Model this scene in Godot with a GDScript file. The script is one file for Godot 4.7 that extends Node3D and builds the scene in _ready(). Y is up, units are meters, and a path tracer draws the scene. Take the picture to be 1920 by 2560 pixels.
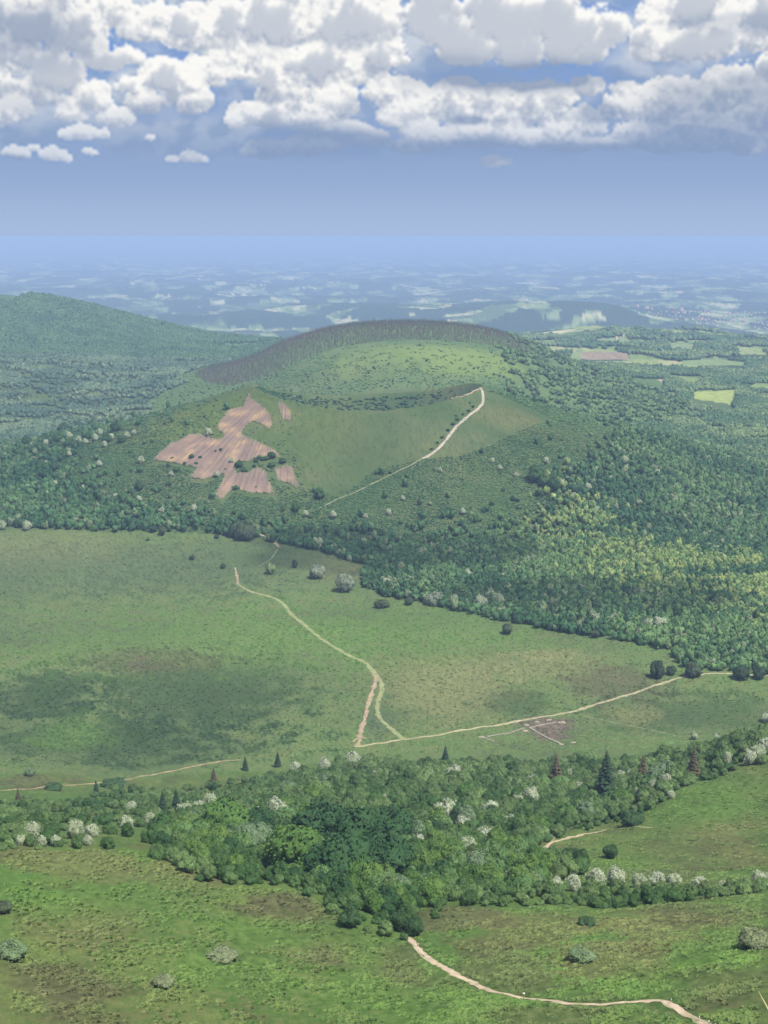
extends Node3D
# A chain of grassy volcanoes seen from a higher summit. y is up, the camera looks along -z; "f" below is the distance forward (-z).
# Ground positions are metres (x, f) in this frame.
const EYE := 428.0
var RBF := PackedFloat32Array([-1.0141,5.6525,-170.259,-0.8077,5.687,-2.22,-0.5853,5.7038,7.446,-0.35,5.7137,29.705,0.0004,5.7301,43.98,0.3428,5.7137,38.408,0.6611,5.6768,-3.131,1.0082,5.6348,-242.395,-0.9351,5.8861,6.633,-0.652,5.9189,22.281,-0.3451,5.9322,0.37,0.0004,5.961,-12.906,0.3379,5.9454,-14.398,0.652,5.9026,-7.141,0.9619,5.8721,-23.894,-0.4958,6.0868,5.88,-0.1842,6.0591,52.427,0.2171,6.0684,-10.514,0.4917,6.0521,3.098,0.6481,6.0591,-8.275,-0.9192,6.2442,-67.409,-0.6402,6.25,-14.774,-0.4158,6.25,-48.766,-0.3012,6.1696,-0.253,-0.1513,6.1612,-103.593,-0.0559,6.0868,-17.812,0.0407,6.0544,31.382,0.1046,6.1696,-23.763,0.216,6.2046,-16.95,0.4126,6.1985,7.851,0.5269,6.2246,-6.574,0.6445,6.2634,-12.748,0.884,6.3008,-15.128,0.1837,6.3279,26.079,0.2853,6.4378,-5.937,0.2692,6.4846,-14.081,0.377,6.593,80.246,0.4479,6.4457,-6.039,0.5982,6.4615,81.717,0.5201,6.5862,-45.085,0.6355,6.6267,131.4,0.6326,6.697,-70.159,0.5031,6.672,-75.656,0.8692,6.6593,-105.677,0.8781,6.4922,52.778,-0.0875,6.2729,75.533,0.0564,6.2634,0.613,-0.055,6.5367,-26.479,0.0558,6.5793,30.45,0.182,6.5793,-32.745,-0.0704,6.7799,-69.308,0.0554,6.8024,-52.067,0.2123,6.7799,-42.262,0.3677,6.7093,33.344,-0.2988,6.5367,18.208,-0.3361,6.7569,-56.446,-0.5268,6.6333,-8.922,-0.5622,6.8669,-5.91,-0.8481,6.6333,-49.869,0.4039,6.8669,-16.476,0.5594,6.8352,60.643,0.6299,6.8352,-163.057,0.8314,6.8565,-217.315,-0.1798,6.9565,113.573,-0.4113,6.966,174.373,0.0161,6.966,121.593,0.2501,6.966,72.72,-0.9983,7.0733,142.608,-0.9983,7.2079,-27.489,-0.9983,7.3778,-41.672,-0.9983,5.5607,168.616,-0.6912,7.0733,75.565,-0.6912,7.2079,-29.449,-0.6912,7.3778,-32.054,-0.6912,5.5607,7.014,-0.4224,7.0733,-69.599,-0.4224,7.2079,3.307,-0.4224,7.3778,-27.948,-0.4224,5.5607,-16.52,-0.1536,7.0733,-51.396,-0.1536,7.2079,-4.203,-0.1536,7.3778,-29.554,-0.1536,5.5607,-22.89,0.1536,7.0733,-0.544,0.1536,7.2079,-19.147,0.1536,7.3778,-29.279,0.1536,5.5607,-24.642,0.4224,7.0733,103.648,0.4224,7.2079,-42.787,0.4224,7.3778,-27.586,0.4224,5.5607,-14.603,0.6912,7.0733,266.013,0.6912,7.2079,-81.021,0.6912,7.3778,-33.065,0.6912,5.5607,19.516,0.9983,7.0733,269.256,0.9983,7.2079,-62.076,0.9983,7.3778,-46.538,0.9983,5.5607,242.181])
var RBF_T := PackedFloat32Array([923.607,-1.101,-122.073])
const C1 := Vector2(-30.2,2449.8)
const C2 := Vector2(66.6,3949.4)
const C3 := Vector2(88.0,3478.9)
const HF := Vector2(-1601.5,6093.0)
const HR := Vector2(1243.7,6888.6)
const HD := Vector2(434.3,12992.7)
const HD2 := Vector2(1520.9,11399.0)
const HL2 := Vector2(-1173.4,3928.5)
const S1 := Vector2(-494.5,1865.6)
const S2 := Vector2(232.1,1400.9)
const S3 := Vector2(-266.4,1303.0)
var MEADOW := PackedVector2Array([Vector2(-723.9,1929.0),Vector2(-554.4,1941.5),Vector2(-414.1,1910.1),Vector2(-268.3,1901.9),Vector2(-175.0,1883.4),Vector2(-81.2,1815.7),Vector2(-24.0,1752.2),Vector2(-31.4,1659.0),Vector2(0.3,1597.8),Vector2(54.9,1568.7),Vector2(90.4,1520.3),Vector2(186.1,1437.4),Vector2(298.2,1371.3),Vector2(297.4,1321.7),Vector2(317.7,1308.8),Vector2(379.1,1299.0),Vector2(507.4,1286.2),Vector2(312.5,785.6),Vector2(263.0,893.3),Vector2(239.2,1002.7),Vector2(187.4,1010.6),Vector2(119.8,1049.4),Vector2(49.1,1056.1),Vector2(-11.3,1075.7),Vector2(-71.5,1057.8),Vector2(-98.3,1021.1),Vector2(-144.6,987.1),Vector2(-264.6,890.1),Vector2(-340.4,871.2)])
var CONE_GRASS := PackedVector2Array([Vector2(-227.1,2365.5),Vector2(-176.3,2271.4),Vector2(-141.1,2194.1),Vector2(-149.9,2155.5),Vector2(-128.0,2090.4),Vector2(-121.8,2039.5),Vector2(-75.7,2017.9),Vector2(-41.6,2041.3),Vector2(-20.9,2076.4),Vector2(14.7,2098.4),Vector2(54.5,2116.6),Vector2(123.9,2132.9),Vector2(162.5,2166.4),Vector2(224.5,2238.9),Vector2(296.9,2333.3),Vector2(232.8,2370.7),Vector2(177.0,2378.4),Vector2(100.1,2268.6),Vector2(0.4,2239.0),Vector2(-123.4,2616.5)])
var SCAR_A := PackedVector2Array([Vector2(-233.2,2376.1),Vector2(-224.6,2328.0),Vector2(-211.9,2304.6),Vector2(-198.4,2277.3),Vector2(-184.8,2247.0),Vector2(-178.0,2218.2),Vector2(-186.9,2190.5),Vector2(-191.9,2215.1),Vector2(-214.1,2236.1),Vector2(-222.3,2222.3),Vector2(-227.6,2211.1),Vector2(-227.7,2195.5),Vector2(-217.3,2184.1),Vector2(-195.7,2165.9),Vector2(-169.4,2140.5),Vector2(-158.6,2115.2),Vector2(-181.6,2122.1),Vector2(-202.2,2115.4),Vector2(-210.2,2104.9),Vector2(-227.4,2112.3),Vector2(-226.2,2092.0),Vector2(-226.0,2074.9),Vector2(-222.9,2080.4),Vector2(-208.0,2079.3),Vector2(-196.0,2095.4),Vector2(-179.7,2078.0),Vector2(-171.8,2050.5),Vector2(-156.5,1999.0),Vector2(-166.2,2015.2),Vector2(-205.3,2017.9),Vector2(-224.3,2035.2),Vector2(-239.2,1998.8),Vector2(-254.1,2016.5),Vector2(-247.2,2059.3),Vector2(-246.1,2076.6),Vector2(-263.1,2069.6),Vector2(-276.9,2062.2),Vector2(-298.7,2071.0),Vector2(-292.1,2100.8),Vector2(-311.9,2114.0),Vector2(-335.2,2129.6),Vector2(-366.6,2146.1),Vector2(-361.6,2173.0),Vector2(-345.9,2203.6),Vector2(-316.1,2228.1),Vector2(-296.1,2219.8),Vector2(-274.4,2195.1),Vector2(-261.5,2191.4),Vector2(-260.1,2207.3),Vector2(-273.1,2225.2),Vector2(-274.8,2254.6),Vector2(-261.9,2299.3),Vector2(-237.8,2302.2),Vector2(-237.3,2332.0)])
var SCAR_B := PackedVector2Array([Vector2(-169.9,2084.5),Vector2(-151.6,2100.1),Vector2(-138.9,2087.7),Vector2(-126.8,2042.5),Vector2(-131.1,2029.1),Vector2(-143.8,2047.7),Vector2(-161.5,2050.4)])
var SCAR_C := PackedVector2Array([Vector2(-180.0,2291.1),Vector2(-164.9,2282.7),Vector2(-149.6,2242.2),Vector2(-149.8,2219.2),Vector2(-166.1,2227.7),Vector2(-174.2,2253.6)])
var WOOD := PackedVector2Array([Vector2(-90.8,503.0),Vector2(-69.9,470.4),Vector2(-32.3,468.2),Vector2(-11.1,437.1),Vector2(7.9,424.3),Vector2(17.5,453.5),Vector2(22.6,474.8),Vector2(48.0,486.8),Vector2(66.7,523.4),Vector2(77.9,588.4),Vector2(72.4,624.9),Vector2(83.5,660.2),Vector2(124.5,735.5),Vector2(148.4,737.0),Vector2(179.1,769.6),Vector2(231.0,781.5),Vector2(250.9,764.9),Vector2(280.3,858.5),Vector2(255.1,866.2),Vector2(227.2,951.6),Vector2(188.8,961.8),Vector2(150.0,1000.2),Vector2(62.3,1023.7),Vector2(-11.1,1050.4),Vector2(-69.3,1023.3),Vector2(-93.5,969.7),Vector2(-108.4,755.1),Vector2(-112.1,622.8)])
var THICKET := PackedVector2Array([Vector2(-284.1,808.0),Vector2(-245.8,825.7),Vector2(-216.6,889.1),Vector2(-201.1,969.4),Vector2(-142.7,973.8),Vector2(-83.9,1023.5),Vector2(-68.5,1012.2),Vector2(-70.8,730.4),Vector2(-90.0,508.4),Vector2(-114.8,504.7),Vector2(-146.8,489.9),Vector2(-169.3,478.4)])
var HEDGE := PackedVector2Array([Vector2(8.2,444.4),Vector2(19.8,491.0),Vector2(52.1,529.3),Vector2(69.2,543.7),Vector2(100.7,532.4),Vector2(126.0,533.1),Vector2(143.0,538.8),Vector2(164.1,545.0),Vector2(180.2,539.6),Vector2(170.8,510.7),Vector2(153.0,507.5),Vector2(120.5,493.5),Vector2(92.4,487.1),Vector2(66.4,491.9),Vector2(48.6,492.9),Vector2(22.8,479.7),Vector2(16.5,448.1)])
var HOLLOW := PackedVector2Array([Vector2(51.0,611.7),Vector2(82.8,654.1),Vector2(99.3,638.4),Vector2(94.2,590.1),Vector2(72.3,537.2),Vector2(46.8,513.4)])
var FIELDS := [["pale green hay field beside the rear hill",Color(0.20,0.27,0.12),PackedVector2Array([Vector2(444,3873),Vector2(815,5661),Vector2(710,4904),Vector2(477,3819)])],["narrow pinkish tan ploughed field beside dark hedges",Color(0.27,0.22,0.16),PackedVector2Array([Vector2(734,5134),Vector2(899,5078),Vector2(861,4829),Vector2(690,4822)])],["long pale tan bare field between grey woods",Color(0.42,0.36,0.27),PackedVector2Array([Vector2(560,3670),Vector2(640,3830),Vector2(817,3990),Vector2(781,3852),Vector2(558,3629)])],["yellow green meadow clearing with ragged wooded edge",Color(0.25,0.32,0.11),PackedVector2Array([Vector2(647,3495),Vector2(779,3669),Vector2(737,3485),Vector2(680,3440)])],["bright yellow green meadow clearing in the woods",Color(0.28,0.35,0.11),PackedVector2Array([Vector2(833,3700),Vector2(981,3818),Vector2(879,3476),Vector2(804,3568)])],["small light green pasture below the wooded ridge",Color(0.20,0.27,0.13),PackedVector2Array([Vector2(1187,5790),Vector2(1280,5678),Vector2(1185,5276),Vector2(1109,5317)])],["thin strip of light green pasture between hedges",Color(0.19,0.27,0.12),PackedVector2Array([Vector2(1043,4827),Vector2(1179,4893),Vector2(1250,4757),Vector2(1212,4631),Vector2(1002,4610)])],["short pale green strip field at the wood's edge",Color(0.24,0.30,0.13),PackedVector2Array([Vector2(1375,5380),Vector2(1442,5202),Vector2(1391,4977),Vector2(1295,5041)])],["tiny pale green field in the woods below hamlet",Color(0.20,0.27,0.13),PackedVector2Array([Vector2(905,5936),Vector2(1077,6076),Vector2(1039,5862),Vector2(913,5771)])]]
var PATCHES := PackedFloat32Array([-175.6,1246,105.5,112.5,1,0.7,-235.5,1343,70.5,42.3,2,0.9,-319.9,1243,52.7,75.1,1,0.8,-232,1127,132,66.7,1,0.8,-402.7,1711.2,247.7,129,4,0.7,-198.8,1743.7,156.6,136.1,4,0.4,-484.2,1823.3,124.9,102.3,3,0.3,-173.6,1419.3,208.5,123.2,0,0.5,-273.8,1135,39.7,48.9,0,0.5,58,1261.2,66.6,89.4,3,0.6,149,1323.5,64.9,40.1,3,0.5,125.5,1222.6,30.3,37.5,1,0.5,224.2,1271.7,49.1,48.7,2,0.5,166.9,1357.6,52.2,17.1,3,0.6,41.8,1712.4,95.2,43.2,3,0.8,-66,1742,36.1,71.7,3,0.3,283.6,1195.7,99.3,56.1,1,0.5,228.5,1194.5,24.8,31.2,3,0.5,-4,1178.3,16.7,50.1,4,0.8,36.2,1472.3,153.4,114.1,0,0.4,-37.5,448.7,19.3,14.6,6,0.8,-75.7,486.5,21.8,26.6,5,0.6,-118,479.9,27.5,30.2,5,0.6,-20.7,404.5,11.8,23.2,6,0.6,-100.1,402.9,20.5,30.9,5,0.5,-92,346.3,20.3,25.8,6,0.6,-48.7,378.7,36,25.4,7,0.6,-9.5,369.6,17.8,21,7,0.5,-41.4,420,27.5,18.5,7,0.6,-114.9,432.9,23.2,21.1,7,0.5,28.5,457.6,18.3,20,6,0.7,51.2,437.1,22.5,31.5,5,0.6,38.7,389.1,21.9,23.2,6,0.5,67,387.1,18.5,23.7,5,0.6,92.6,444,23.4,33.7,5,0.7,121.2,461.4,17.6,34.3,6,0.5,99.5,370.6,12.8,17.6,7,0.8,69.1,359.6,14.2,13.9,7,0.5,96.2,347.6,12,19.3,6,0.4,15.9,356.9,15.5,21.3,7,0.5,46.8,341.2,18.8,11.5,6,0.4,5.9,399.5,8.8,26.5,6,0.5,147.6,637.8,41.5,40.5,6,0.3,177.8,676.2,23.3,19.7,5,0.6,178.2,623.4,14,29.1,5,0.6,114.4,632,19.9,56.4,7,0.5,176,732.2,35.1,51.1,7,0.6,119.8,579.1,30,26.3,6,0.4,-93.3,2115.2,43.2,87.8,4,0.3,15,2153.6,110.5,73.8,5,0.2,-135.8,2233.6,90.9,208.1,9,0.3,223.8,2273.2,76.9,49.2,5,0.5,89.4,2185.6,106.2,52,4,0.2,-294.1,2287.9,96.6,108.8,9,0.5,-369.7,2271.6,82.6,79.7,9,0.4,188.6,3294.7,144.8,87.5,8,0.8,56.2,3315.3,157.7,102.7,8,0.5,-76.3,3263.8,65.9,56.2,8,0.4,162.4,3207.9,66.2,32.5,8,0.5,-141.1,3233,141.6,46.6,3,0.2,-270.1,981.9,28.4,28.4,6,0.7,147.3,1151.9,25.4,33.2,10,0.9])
var PATH_NEAR := PackedVector2Array([Vector2(6.2,443.8),Vector2(10.2,426.4),Vector2(16.3,402.6),Vector2(24.0,382.8),Vector2(30.1,370.3),Vector2(39.9,359.8),Vector2(48.3,352.5),Vector2(57.8,346.6),Vector2(63.8,344.3),Vector2(71.3,344.3),Vector2(75.6,340.4),Vector2(78.8,326.9),Vector2(81.5,313.6),Vector2(84.4,298.4)])
var PATH_SIDE := PackedVector2Array([Vector2(9.9,425.8),Vector2(11.2,416.3),Vector2(13.5,407.4),Vector2(17.0,399.7)])
var PATH_SPUR := PackedVector2Array([Vector2(78.1,644.2),Vector2(87.3,670.8),Vector2(95.1,684.1),Vector2(108.8,700.8),Vector2(124.0,716.7)])
var PATH_SPUR2 := PackedVector2Array([Vector2(87.7,674.0),Vector2(98.9,712.2),Vector2(114.7,722.9),Vector2(131.7,716.3),Vector2(145.8,697.4)])
var PATH_PLAIN := PackedVector2Array([Vector2(-25.5,1112.8),Vector2(-11.7,1118.1),Vector2(16.3,1131.7),Vector2(69.5,1149.6),Vector2(112.0,1168.0),Vector2(156.3,1191.7),Vector2(189.1,1214.1),Vector2(218.4,1236.1),Vector2(254.3,1264.9),Vector2(291.2,1291.8),Vector2(324.9,1299.8),Vector2(378.4,1296.4),Vector2(423.7,1294.1)])
var PATH_GULLY := PackedVector2Array([Vector2(-10.8,1306.9),Vector2(-8.4,1293.8),Vector2(-8.8,1274.8),Vector2(-11.7,1253.6),Vector2(-14.1,1231.6),Vector2(-15.7,1213.5),Vector2(-18.2,1183.6),Vector2(-20.3,1153.4),Vector2(-21.5,1128.6),Vector2(-23.6,1114.3)])
var PATH_FAN := PackedVector2Array([Vector2(-27.0,1124.3),Vector2(-23.9,1132.1),Vector2(-20.0,1137.5),Vector2(-15.1,1133.0)])
var PATH_GRASS := PackedVector2Array([Vector2(-182.3,1653.9),Vector2(-163.1,1621.4),Vector2(-126.2,1581.0),Vector2(-99.6,1506.0),Vector2(-69.7,1429.0),Vector2(-43.0,1370.4),Vector2(-18.5,1333.9),Vector2(-5.2,1293.9),Vector2(-2.0,1262.4),Vector2(-6.3,1225.9),Vector2(-3.2,1190.2),Vector2(8.4,1154.4),Vector2(17.1,1134.1)])
var PATH_TOP := PackedVector2Array([Vector2(-192.9,1732.9),Vector2(-186.0,1689.6),Vector2(-181.1,1654.0)])
var PATH_TOP2 := PackedVector2Array([Vector2(-145.5,1835.7),Vector2(-150.7,1783.3),Vector2(-162.5,1741.9)])
var PATH_LINK := PackedVector2Array([Vector2(-176.7,1902.8),Vector2(-167.9,1891.6),Vector2(-155.3,1879.9),Vector2(-144.6,1841.3)])
var PATH_CRATER := PackedVector2Array([Vector2(168.0,2388.7),Vector2(169.9,2357.6),Vector2(167.2,2317.3),Vector2(154.7,2280.9),Vector2(133.3,2242.5),Vector2(116.8,2214.4),Vector2(100.2,2176.9),Vector2(88.3,2153.6),Vector2(72.9,2130.5),Vector2(59.6,2119.4)])
var PATH_RIM := PackedVector2Array([Vector2(169.3,2384.0),Vector2(151.1,2350.6),Vector2(133.9,2325.1),Vector2(113.1,2301.5)])
var PATH_WOOD := PackedVector2Array([Vector2(-94.9,1981.6),Vector2(-71.8,2002.9),Vector2(-51.5,2018.6),Vector2(-37.9,2029.0),Vector2(-13.7,2050.7),Vector2(14.5,2077.5),Vector2(43.4,2103.5),Vector2(59.6,2119.4)])
var PATH_LEFT := PackedVector2Array([Vector2(-294.8,925.6),Vector2(-278.4,937.4),Vector2(-252.1,965.7),Vector2(-225.7,1002.7),Vector2(-197.1,1041.6),Vector2(-168.7,1051.5),Vector2(-148.2,1067.1),Vector2(-119.2,1080.9)])
var PATH_FAINT := PackedVector2Array([Vector2(181.7,1192.7),Vector2(208.4,1175.2),Vector2(233.3,1152.8),Vector2(253.9,1116.6)])
var WALL_A := PackedVector2Array([Vector2(89.5,1127.4),Vector2(103.0,1135.6),Vector2(123.2,1152.0)])
var WALL_B := PackedVector2Array([Vector2(128.8,1150.7),Vector2(140.6,1129.5),Vector2(150.0,1105.9)])
var WALL_C := PackedVector2Array([Vector2(128.5,1152.0),Vector2(140.9,1160.1),Vector2(153.8,1168.2)])
var WALL_D := PackedVector2Array([Vector2(87.0,1126.0),Vector2(89.9,1117.3),Vector2(93.4,1111.4)])
var CONIFERS := PackedFloat32Array([115.24,869.02,19.82,1,142.22,829.81,25.19,0,163.92,821.79,18.29,1,190.76,800.17,14.9,1,-112.31,1050.9,15.33,0,-86.87,1061.28,16.99,0,-133.15,1013.72,14.13,1,-212.31,953.88,8.54,0,-128.18,747.01,12.52,0,-120.33,748.29,13.92,0,50.02,1059.53,15.36,0,-239.6,845.97,8.98,1,-41.63,1248.5,2.67,0])
var HAWTHORNS := PackedFloat32Array([-150.75,769.4,10.92,-125.13,689.33,8.77,-118.34,688.7,7.2,-143.52,506.84,7,-136.12,509.92,5.07,-131.26,512.52,5.47,-143.7,524.56,8.02,-123.54,544.21,9.06,-128,534.01,8.11,-118.74,514.29,6.64,-115.19,571.04,5.59,-128.07,641.48,10.6,-151.71,558.04,6.38,-114.41,741.13,11.02,-108.39,755.11,10.09,-112.91,714.23,6.92,-173.14,832.63,6.22,-74.57,833.62,7.35,-106.93,795.5,11.77,-60.46,732.77,16.24,-69.76,719.64,10.65,0.14,767.85,9.59,33.43,711.66,18.41,92.7,806.47,17.84,81.88,785.31,11.59,51.13,641.93,14.36,39.9,610.93,11.42,8.54,581.97,9.15,-29.63,546.27,7.39,17.42,638.85,9.51,42.27,688.14,11.22,68.73,705.7,9.42,42.71,587.91,11.03,62.28,752.03,13.87,53.49,544.31,6.99,59.82,548.09,6.22,72.68,539.86,9.01,79.86,535.22,10.18,91.17,545,12.45,99.85,549.31,10.89,116.94,545.12,12.54,123.73,544.51,9.21,132.97,537.74,8.3,141.64,533.62,6.2,160.4,545.17,9.75,165.59,550.09,6.42,108.3,541.44,8.29,228.7,792,13.06,221.88,787.27,11.8,237.57,808.78,12.11,226.89,936.49,11.8,214.09,909.8,8.77,257.07,1003.22,11.17,293.53,1086.4,12.11,344.03,1176.31,14.87,150.12,855.45,13.91,158.43,868.02,9.62,165.85,866.57,12.82,163.62,787.12,7.62,145.15,785.05,7.01,152.3,778.72,5.22,172.33,788.97,8.81,127.18,844.47,9.35,99.49,867.3,12.74,49.75,924.89,14.84,32.37,900.89,11.82,-25.51,1028.52,18.68,-47.46,1026.72,17.17,-6.38,914.47,8,-69.26,1023.3,11.19,-93.5,969.73,7.81,262.21,1101.12,10.56,129.36,903.42,7.31,167,750.92,6.73,212.79,806,9.02,-135.69,1877.89,9.09,-88.59,1839.33,16.54,-45.75,1775.2,8.6,20.3,1646.66,14.89,3.14,1641.9,13.71,60.57,1575.14,16.49,94.68,1596.88,18.95,112.53,1534.41,22.57,132.26,1546.88,23.84,126.23,1573.78,16.51,34.87,1660.6,17.32,148.44,1518.22,15.99,235.65,1465.55,15.59,252.95,1461.81,15.58,262.2,1456.17,12.43,287.8,1443.58,15.47,299.41,1438.45,18.53,276.01,1462.28,13.54,81.37,1552.75,16.28,352.72,1283.55,11.29,51.28,1631.1,11.36,-510.08,1925.14,20.54,-547.49,1928.38,20.68])
var HAW_FAR := PackedFloat32Array([-554.8,2402.91,10.9,-522.92,2332.25,9.76,-504.51,2301.91,8.82,-490.88,2312.69,10.46,-490.64,2351.08,9.8,-459.91,2296.03,9.56,-678.03,2982.9,11.44,-429.31,2279,9.46,-594.36,2395.58,9.24,-419.26,2288.65,7.91,-463.37,2253.23,9.4,-552.91,2222.09,7.81,-383.48,2144.24,10.4,-451.57,2153.72,9.01,-520.35,2248.13,7.86,-284.94,2210.89,10.61,-254.24,2069.93,8.55,-326.58,2080.2,7.19,-237.07,2110.08,7.24,-69.22,1830.37,7.59,115.62,1974.09,8.15,203.65,2087.81,7.17,179.82,2103.17,7.21,168.86,2120.93,7.26,273.82,2076.15,10.03,256.08,2142.73,8.83,289.58,2146.59,10.35,336.64,2141.05,8.88,354.89,2116.27,8.8,390.83,2202.16,10.68,287.61,2044.46,7.07,312.49,2072.15,10.04,316.61,2001.53,9.74,327.51,1982.2,6.9,347.6,2023.14,8.45,438.12,2171.57,10.59,235.13,2080.89,7.16,85.76,2084.4,7.13,496.58,2164.76,9.11,416.99,2178.95,7.57,459.02,2126.55,10.42,510.58,2094.84,8.87,175.4,1878.74,9.12,198.48,1850.85,7.72,195.73,1655.85,9.27,239.58,1620.27,9.12,133.34,1667.01,9.3,105.82,1690.45,11.76,78.03,1726,8.39,42.69,1748.93,7.27,7.1,1967.81,8.11,27.86,2006.44,6.88,-26.53,1953.59,6.72,-73.46,1951.62,9.4,-113.94,1956.26,8.08,-323,1961.01,9.55,-400.51,2016.05,8.45,-459.08,2064.58,7.24,-510.28,2102.22,8.87,-553.6,2101.43,8.92,-597.28,2215.77,7.83,-363.56,2002.21,8.37,-276.5,1966.28,9.54])
var BUSHES := PackedFloat32Array([-144.28,1702.73,13.04,20,1,-115.71,1736.16,8.44,13,2,-84,1688.19,23.47,24,3,-47.79,1627.99,27.2,30,3,-2.43,1548.83,18.39,14,4,29.11,1562.84,10.91,14,4,133.08,1433.73,13.13,18,4,225.05,1412.13,12.05,14,4,268.67,1293,15.88,30,2,302.83,1293.18,17.84,26,4,348.82,1286.02,18.84,24,2,366.95,1286.1,14.18,20,2,-208.09,1729.57,8.45,8,2,-252.66,1762.51,8.62,8,2,-194.2,1880.47,31.29,30,4,-214.2,1885.77,10.47,22,2,-312.34,1890.26,10.56,16,4,-327.15,1901.49,13.28,10,2,-234.67,1883.04,7.85,7,2,60.09,1562.06,24,22,3,-49.91,388.55,10.58,22,5,-63,358.18,7.08,24,5,61.19,391.31,9.77,26,6,71.65,447.03,6.89,18,7,113.25,385.83,10.72,38,5,-109.6,371.03,10.35,34,6,-122.31,408.3,6.42,22,4,111.19,629.37,8.56,24,7,93.71,618.92,6.53,22,7,137.75,714.69,13.4,26,7,-11.89,436.63,8.34,40,7,10.47,436.64,6.69,42,7,4.91,440.23,6.73,46,7,-275,1007.05,9.07,14,6,-244.67,956.77,14.36,12,7,-208.77,998.31,22.26,14,7,284.13,1301.93,12.24,14,2])
var BEECHES := PackedFloat32Array([-17.66,514.15,25.22,110,-36.98,538.06,22.24,100,0.1,557.1,23.02,95,-12.91,599.79,24.64,95,-62.11,638.92,16.65,60,-78.24,639.11,26.21,70,-29.46,630.05,28.12,80,4.75,641.98,21.47,70])
var PEOPLE := PackedFloat32Array([11.39,422.86,1.95,0,12.56,420.44,1.78,1,40.21,361.05,1.7,2,39.61,361.67,1.42,3,77.21,336.89,1.08,4,80.46,318.8,1.55,5,81.74,313.5,1.4,6,82.47,310.42,1.39,7,197.31,1220.43,2.2,8,209.02,1229.03,2.22,9])
var STONES := PackedFloat32Array([84.19,1126.17,5.69,124.13,1145.23,4.55,126.32,1158.72,3.76,148.35,1174.75,5.09,136.8,1168.07,3.79,158.77,1168.3,6.76,161.41,1109.25,3.63,150.72,1105.77,3.21])
var SCAR_BUSHES := PackedFloat32Array([-302.84,2137.62,10.3,-334.02,2142.69,5.91,-288.35,2131.15,7.33,-292.17,2113.16,6.55,-310.97,2118.66,6.57,-266.01,2148.27,4.43,-257.94,2151.24,6.64,-336.59,2118.32,8.78,-224.23,2094.72,15.82,-213.91,2079.72,10,-198.42,2106.69,8.66,-194.71,2116.17,8.7,-175.37,2118.92,15.95,-173.34,2091.41,12.89,-157.85,2104.34,12.96,-222.43,2030.88,9.79,-244.71,2091,4.31,-192.31,2034.36,4.2,-188.32,2111.48,8.68,-182.51,2113.88,10.13,-200.23,2092.85,7.18,-321.06,2093.65,11.57])
var ROUND_TREES := PackedFloat32Array([-697.73,2971.49,24.9,-650.37,3045.05,21.16,-459.75,2337.05,17.81,-465.02,2281.74,15.85,-507.63,2335.84,11.38,-573.11,2392.85,16.74,-642.5,2454.5,19,-435.49,2257.21,12.52,-684.22,3048.56,14.86,231.49,2080.11,24.33,257.26,2055.68,21.28,244.3,2066.54,17.09,-6.2,1893.82,14.37,-128.11,1968.65,13.55,-370.18,2042.07,12.78,-96.01,2008.39,15.16])
var RILL_BUSHES := PackedFloat32Array([148.88,2286.44,5.44,140.04,2267,6.17,130.09,2253.11,5.36,120.02,2234.47,6.84,111.73,2218.71,6.79,103.45,2200.98,5.99,92.93,2179.68,5.94,84.95,2163.24,5.16,75.57,2145.79,5.12,118.25,2245.26,4.58,144.08,2297.46,3.9])
var TOWN := PackedVector2Array([Vector2(2998.6,13009.7),Vector2(3155.0,12258.8),Vector2(3756.5,13722.6),Vector2(3035.9,11202.9),Vector2(1163.2,6056.0)])
const TURBINE := Vector2(-3822,37874)
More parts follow.
